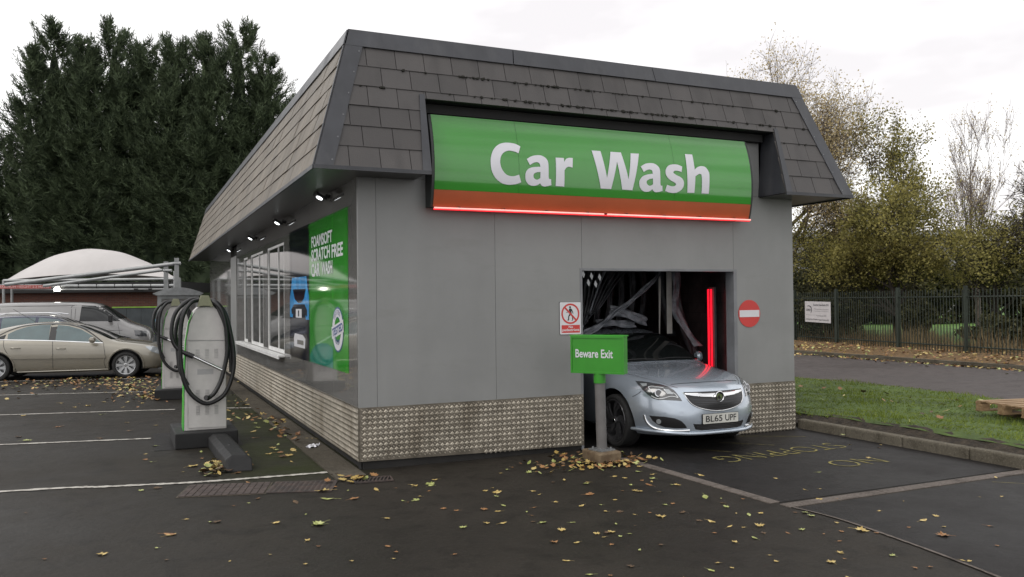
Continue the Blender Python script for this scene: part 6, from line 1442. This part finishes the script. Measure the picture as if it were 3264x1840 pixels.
LEAF = [(-1.65,1.12,'y',0.132),(-2.08,1.63,'g',0.072),(-2.14,1.83,'o',0.073),(-1.52,1.58,'o',0.051),(-1.49,2.08,'g',0.084),(-1.23,0.48,'o',0.073),(-1.77,0.82,'y',0.035),(-2.2,0.02,'g',0.061),(-2.05,0.07,'b',0.098),(-1.19,-0.09,'o',0.076),(-1.2,-0.87,'o',0.075),(-1.3,-1.03,'g',0.035),(-1.44,-1.07,'o',0.035),(-0.9,-1.18,'b',0.113),(-0.61,-1.2,'g',0.138),(-0.38,-1.3,'o',0.092),(-0.58,-0.83,'y',0.156),(-0.9,-1.68,'g',0.035),(-1.18,-1.86,'y',0.072),(-1.63,-1.6,'b',0.083),(-1.86,-1.39,'y',0.042),(-0.87,-2.07,'g',0.117),(-2.01,-1.84,'o',0.117),(-2.12,-2.2,'g',0.035),(-1.04,-2.5,'y',0.066),(-1.0,-2.71,'o',0.035),(-1.36,-2.76,'y',0.035),(-0.86,-3.18,'y',0.035),(-1.17,-3.1,'y',0.035),(-1.65,-2.79,'y',0.035),(-0.3,-2.14,'y',0.057),(-0.52,-2.95,'o',0.035),(-0.51,-3.11,'o',0.036),(-0.57,-3.26,'y',0.035),(-0.09,-1.02,'y',0.108),(0.31,-1.04,'y',0.08),(0.47,-1.01,'g',0.111),(0.36,-1.31,'o',0.042),(0.01,-1.59,'g',0.051),(0.04,-1.66,'o',0.035),(0.09,-1.63,'g',0.04),(0.1,-1.04,'o',0.035),(-0.64,1.93,'y',0.094),(-0.54,2.15,'g',0.096),(-0.43,1.65,'y',0.16),(-0.68,3.48,'y',0.16),(-0.14,1.14,'o',0.059),(-0.15,0.16,'y',0.061),(-0.43,-0.71,'o',0.049),(-0.35,-0.93,'g',0.042),(-0.15,-0.26,'y',0.091),(0.77,0.06,'y',0.098),(-1.11,-0.33,'g',0.037),(-1.29,-0.26,'o',0.062),(-1.82,-0.32,'g',0.035),(-2.01,2.81,'g',0.08),(-2.13,2.23,'y',0.068),(2.72,-1.66,'y',0.073),(2.46,-1.86,'o',0.044),(2.32,-1.56,'y',0.054),(2.37,-1.68,'y',0.063),(1.93,-1.68,'y',0.061),(2.25,-1.98,'g',0.043),(2.41,-2.06,'o',0.086),(2.17,-2.26,'y',0.075),(2.34,-2.37,'y',0.041),(1.68,-2.15,'o',0.09),(1.78,-2.45,'y',0.045),(1.57,-2.55,'g',0.039),(2.08,-2.81,'g',0.054),(2.17,-2.81,'o',0.047),(2.66,-2.19,'y',0.077),(3.15,-1.93,'y',0.09),(2.59,-2.73,'g',0.129),(2.52,-3.12,'g',0.061),(2.45,-3.34,'y',0.037),(2.52,-3.42,'g',0.081),(2.64,-3.43,'y',0.052),(1.81,-3.14,'y',0.095),(2.02,-3.39,'b',0.057),(2.09,-3.47,'y',0.086),(2.13,-3.65,'y',0.063),(2.36,-3.74,'y',0.084),(2.24,-3.92,'b',0.047),(1.48,-2.78,'y',0.045),(1.65,-2.98,'y',0.035),(1.8,-2.99,'o',0.035),(1.06,-3.35,'y',0.061),(1.06,-3.46,'y',0.04),(1.01,-3.66,'o',0.039),(1.29,-3.47,'g',0.035),(1.46,-3.29,'b',0.035),(1.12,-3.87,'g',0.051),(1.9,-3.75,'o',0.035),(2.21,-3.72,'y',0.035),(2.58,-3.98,'g',0.055),(2.64,-4.15,'o',0.035),(2.6,-4.35,'o',0.035),(2.39,-4.56,'y',0.05),(1.89,-4.39,'y',0.035),(1.83,-4.52,'y',0.042),(2.3,-4.69,'o',0.035),(2.16,-4.7,'y',0.072),(1.44,-4.37,'y',0.036),(1.3,-4.48,'g',0.07),(0.86,-4.16,'b',0.06),(0.63,-4.27,'o',0.035),(1.46,-4.5,'y',0.035),(2.66,-4.78,'g',0.049),(2.57,-5.05,'o',0.035),(2.68,-5.08,'o',0.035),(3.0,-5.08,'y',0.036),(3.54,-4.95,'o',0.035),(3.03,-5.11,'y',0.035),(3.67,-4.21,'y',0.1),(3.65,-4.42,'y',0.055),(3.42,-4.59,'o',0.107),(3.38,-4.31,'o',0.035),(3.88,-4.16,'y',0.058),(3.59,-3.83,'y',0.037),(4.07,-3.67,'y',0.035),(3.99,-4.57,'o',0.062),(2.98,-4.21,'y',0.109),(3.03,-4.31,'o',0.054),(2.99,-3.58,'g',0.067),(2.96,-3.69,'g',0.073),(2.92,-3.54,'o',0.045),(2.98,-3.95,'y',0.042),(3.45,-3.28,'y',0.071),(3.6,-3.34,'o',0.035),(3.62,-2.92,'y',0.042),(3.78,-2.96,'y',0.035),(5.44,-2.02,'y',0.059),(6.26,-1.46,'y',0.035),(6.43,-1.94,'y',0.052),(6.4,-3.05,'y',0.035),(4.82,-3.88,'y',0.035),(5.01,-3.95,'y',0.035),(-2.0,-1.85,'y',0.102),(-0.88,-2.08,'g',0.113),(0.18,-2.7,'g',0.072),(-2.49,-2.19,'y',0.083),(-2.06,-2.55,'b',0.035),(-0.53,-2.94,'o',0.036),(-0.14,-3.36,'o',0.035),(1.19,-3.36,'y',0.07),(2.52,-1.95,'y',0.057),(3.73,-2.4,'y',0.049),(0.4,-2.67,'y',0.06),(0.99,-2.37,'o',0.05),(-1.05,-2.5,'y',0.043),(-1.68,-1.58,'g',0.061),(-2.87,-2.13,'o',0.035),(-3.15,-0.49,'b',0.05),(0.46,-1.08,'g',0.104),(0.3,-0.99,'y',0.064),(0.93,-1.67,'y',0.1),(1.37,0.06,'o',0.065),(1.61,-0.96,'g',0.086)]
cc = {'y': 'yellow', 'g': 'green', 'o': 'orange', 'b': 'brown'}
for x, y, c_, s_ in LEAF:
    ak = 'c' if (x > 3.1 and y > -3.3) or x > 3.3 else 'd' if (-.9 < x < 0 and y > -.6) else 'b' if x < -.2 and y > -.2 else 'a'
    put_leaf(x, y, cc[c_], s_, ak=ak)
def rnd(x0, x1, y0, y1, n, ak, s0=.05, s1=.11, w=(4, 3, 3, 3)):
    for i in range(n): put_leaf(random.uniform(x0, x1), random.uniform(y0, y1), random.choices(['yellow', 'green', 'orange', 'brown'], w)[0], random.uniform(s0, s1), ak=ak)
rnd(.1, 3.0, -5.0, -.6, 60, 'a', .035, .08, (6, 4, 3, 2)); rnd(-1.6, 2.4, -6.6, -4.5, 10, 'a', .03, .06); rnd(-4, -.3, 3.2, 9, 30, 'b', .05, .12); rnd(-.8, -.02, .4, 7, 22, 'd', .05, .12); rnd(3.4, 6.2, -5.5, -1.5, 8, 'c', .03, .08)
# heaps nobody could count
def heap(label, spots, n, seed, s0=.05, s1=.10):
    g = random.Random(seed); b = MB(); mm = []
    for i in range(n):
        cx, cy, sx, sy_, w = g.choices(spots, [q[4] for q in spots])[0]; x, y = g.gauss(cx, sx), g.gauss(cy, sy_); z = .008+abs(g.gauss(0, .018))
        sc = g.uniform(s0, s1); a = g.uniform(0, 6.28); pts = leaf_pts(g.choice((5, 1, 5))); tx, ty = g.uniform(-.5, .5), g.uniform(-.5, .5); cu_ = g.uniform(-.2, .6)
        vs = []
        for (u, v) in [(0, 0)]+pts:
            X_, Y_ = u*math.cos(a)-v*math.sin(a), u*math.sin(a)+v*math.cos(a); vs.append((x+X_*sc, y+Y_*sc, max(.006, z+sc*(tx*X_+ty*Y_+cu_*(u*u+v*v)*.6+.1))))
        b.cm = g.choices((0, 1, 2, 3), (4, 2, 4, 3))[0]; m = len(pts); b.add(vs, [(0, 1+k, 1+(k+1) % m) for k in range(m)])
    o = b.build('leaf_heap', [LM['yellow'], LM['green'], LM['orange'], LM['brown']], fix=False); return tag(o, label, 'leaves', kind='stuff')
heap('heap of yellow and orange leaves drifted around the concrete block of the exit sign', [(2.25, -.72, .20, .16, 3), (2.55, -1.05, .22, .10, 4), (2.95, -.98, .12, .10, 3), (2.0, -.85, .25, .2, 1.6), (2.42, -.35, .12, .12, 1), (3.05, -.65, .06, .15, 1)], 230, 3, .04, .085)
heap('thick drift of brown and yellow leaves between the far vacuum unit and the beige car', [(-2.15, 10.6, .35, 1.0, 4), (-2.4, 12.5, .5, 1.0, 4), (-3.1, 13.4, .8, .8, 2), (-1.9, 9.3, .15, .5, 2), (-1.2, 13, .6, 2, 1)], 520, 4, .05, .095)
heap('thin scatter of yellow leaves on the bays in front of the beige car', [(-4.0, 12.8, 1.1, .6, 3), (-4.6, 13.9, 1.3, .5, 3), (-3.4, 14.3, 1.2, .3, 2), (-5, 10.6, 1, .6, .7)], 240, 6, .05, .10)
heap('small drift of orange leaves against the black wheel stop', [(-1.42, .95, .05, .16, 3), (-1.45, .6, .07, .1, 2), (-1.02, 1.5, .05, .3, 1)], 60, 7, .05, .12)
heap('leaves gathered along the wall between the concrete strip and the tarmac', [(-.28, 4.4, .07, .5, 2), (-.30, 2.9, .07, .4, 2), (-.5, 6.5, .15, .6, 2), (-.8, 5.0, .2, .4, 1.2), (-.2, -.45, .12, .1, 2.4)], 120, 8, .05, .11)
heap('leaf litter along the far road kerb', [(17.65, y, .12, 1.2, 1) for y in range(2, 26, 2)]+[(19.2, y, .9, 1.4, 2) for y in range(2, 26, 2)]+[(8.5, y, 1.2, 1.0, .35) for y in range(-2, 12, 2)], 3000, 9, .06, .12)
for o in [o for o in col.objects if o.name.startswith('leaf_heap')][-1:]:
    me = o.data
    for v in me.vertices:
        if v.co.x > 17.95: v.co.z += .15+.05*(v.co.x-17.9)/3
        elif 7 < v.co.x < 11: v.co.z += vz(v.co.x, v.co.y)+.03
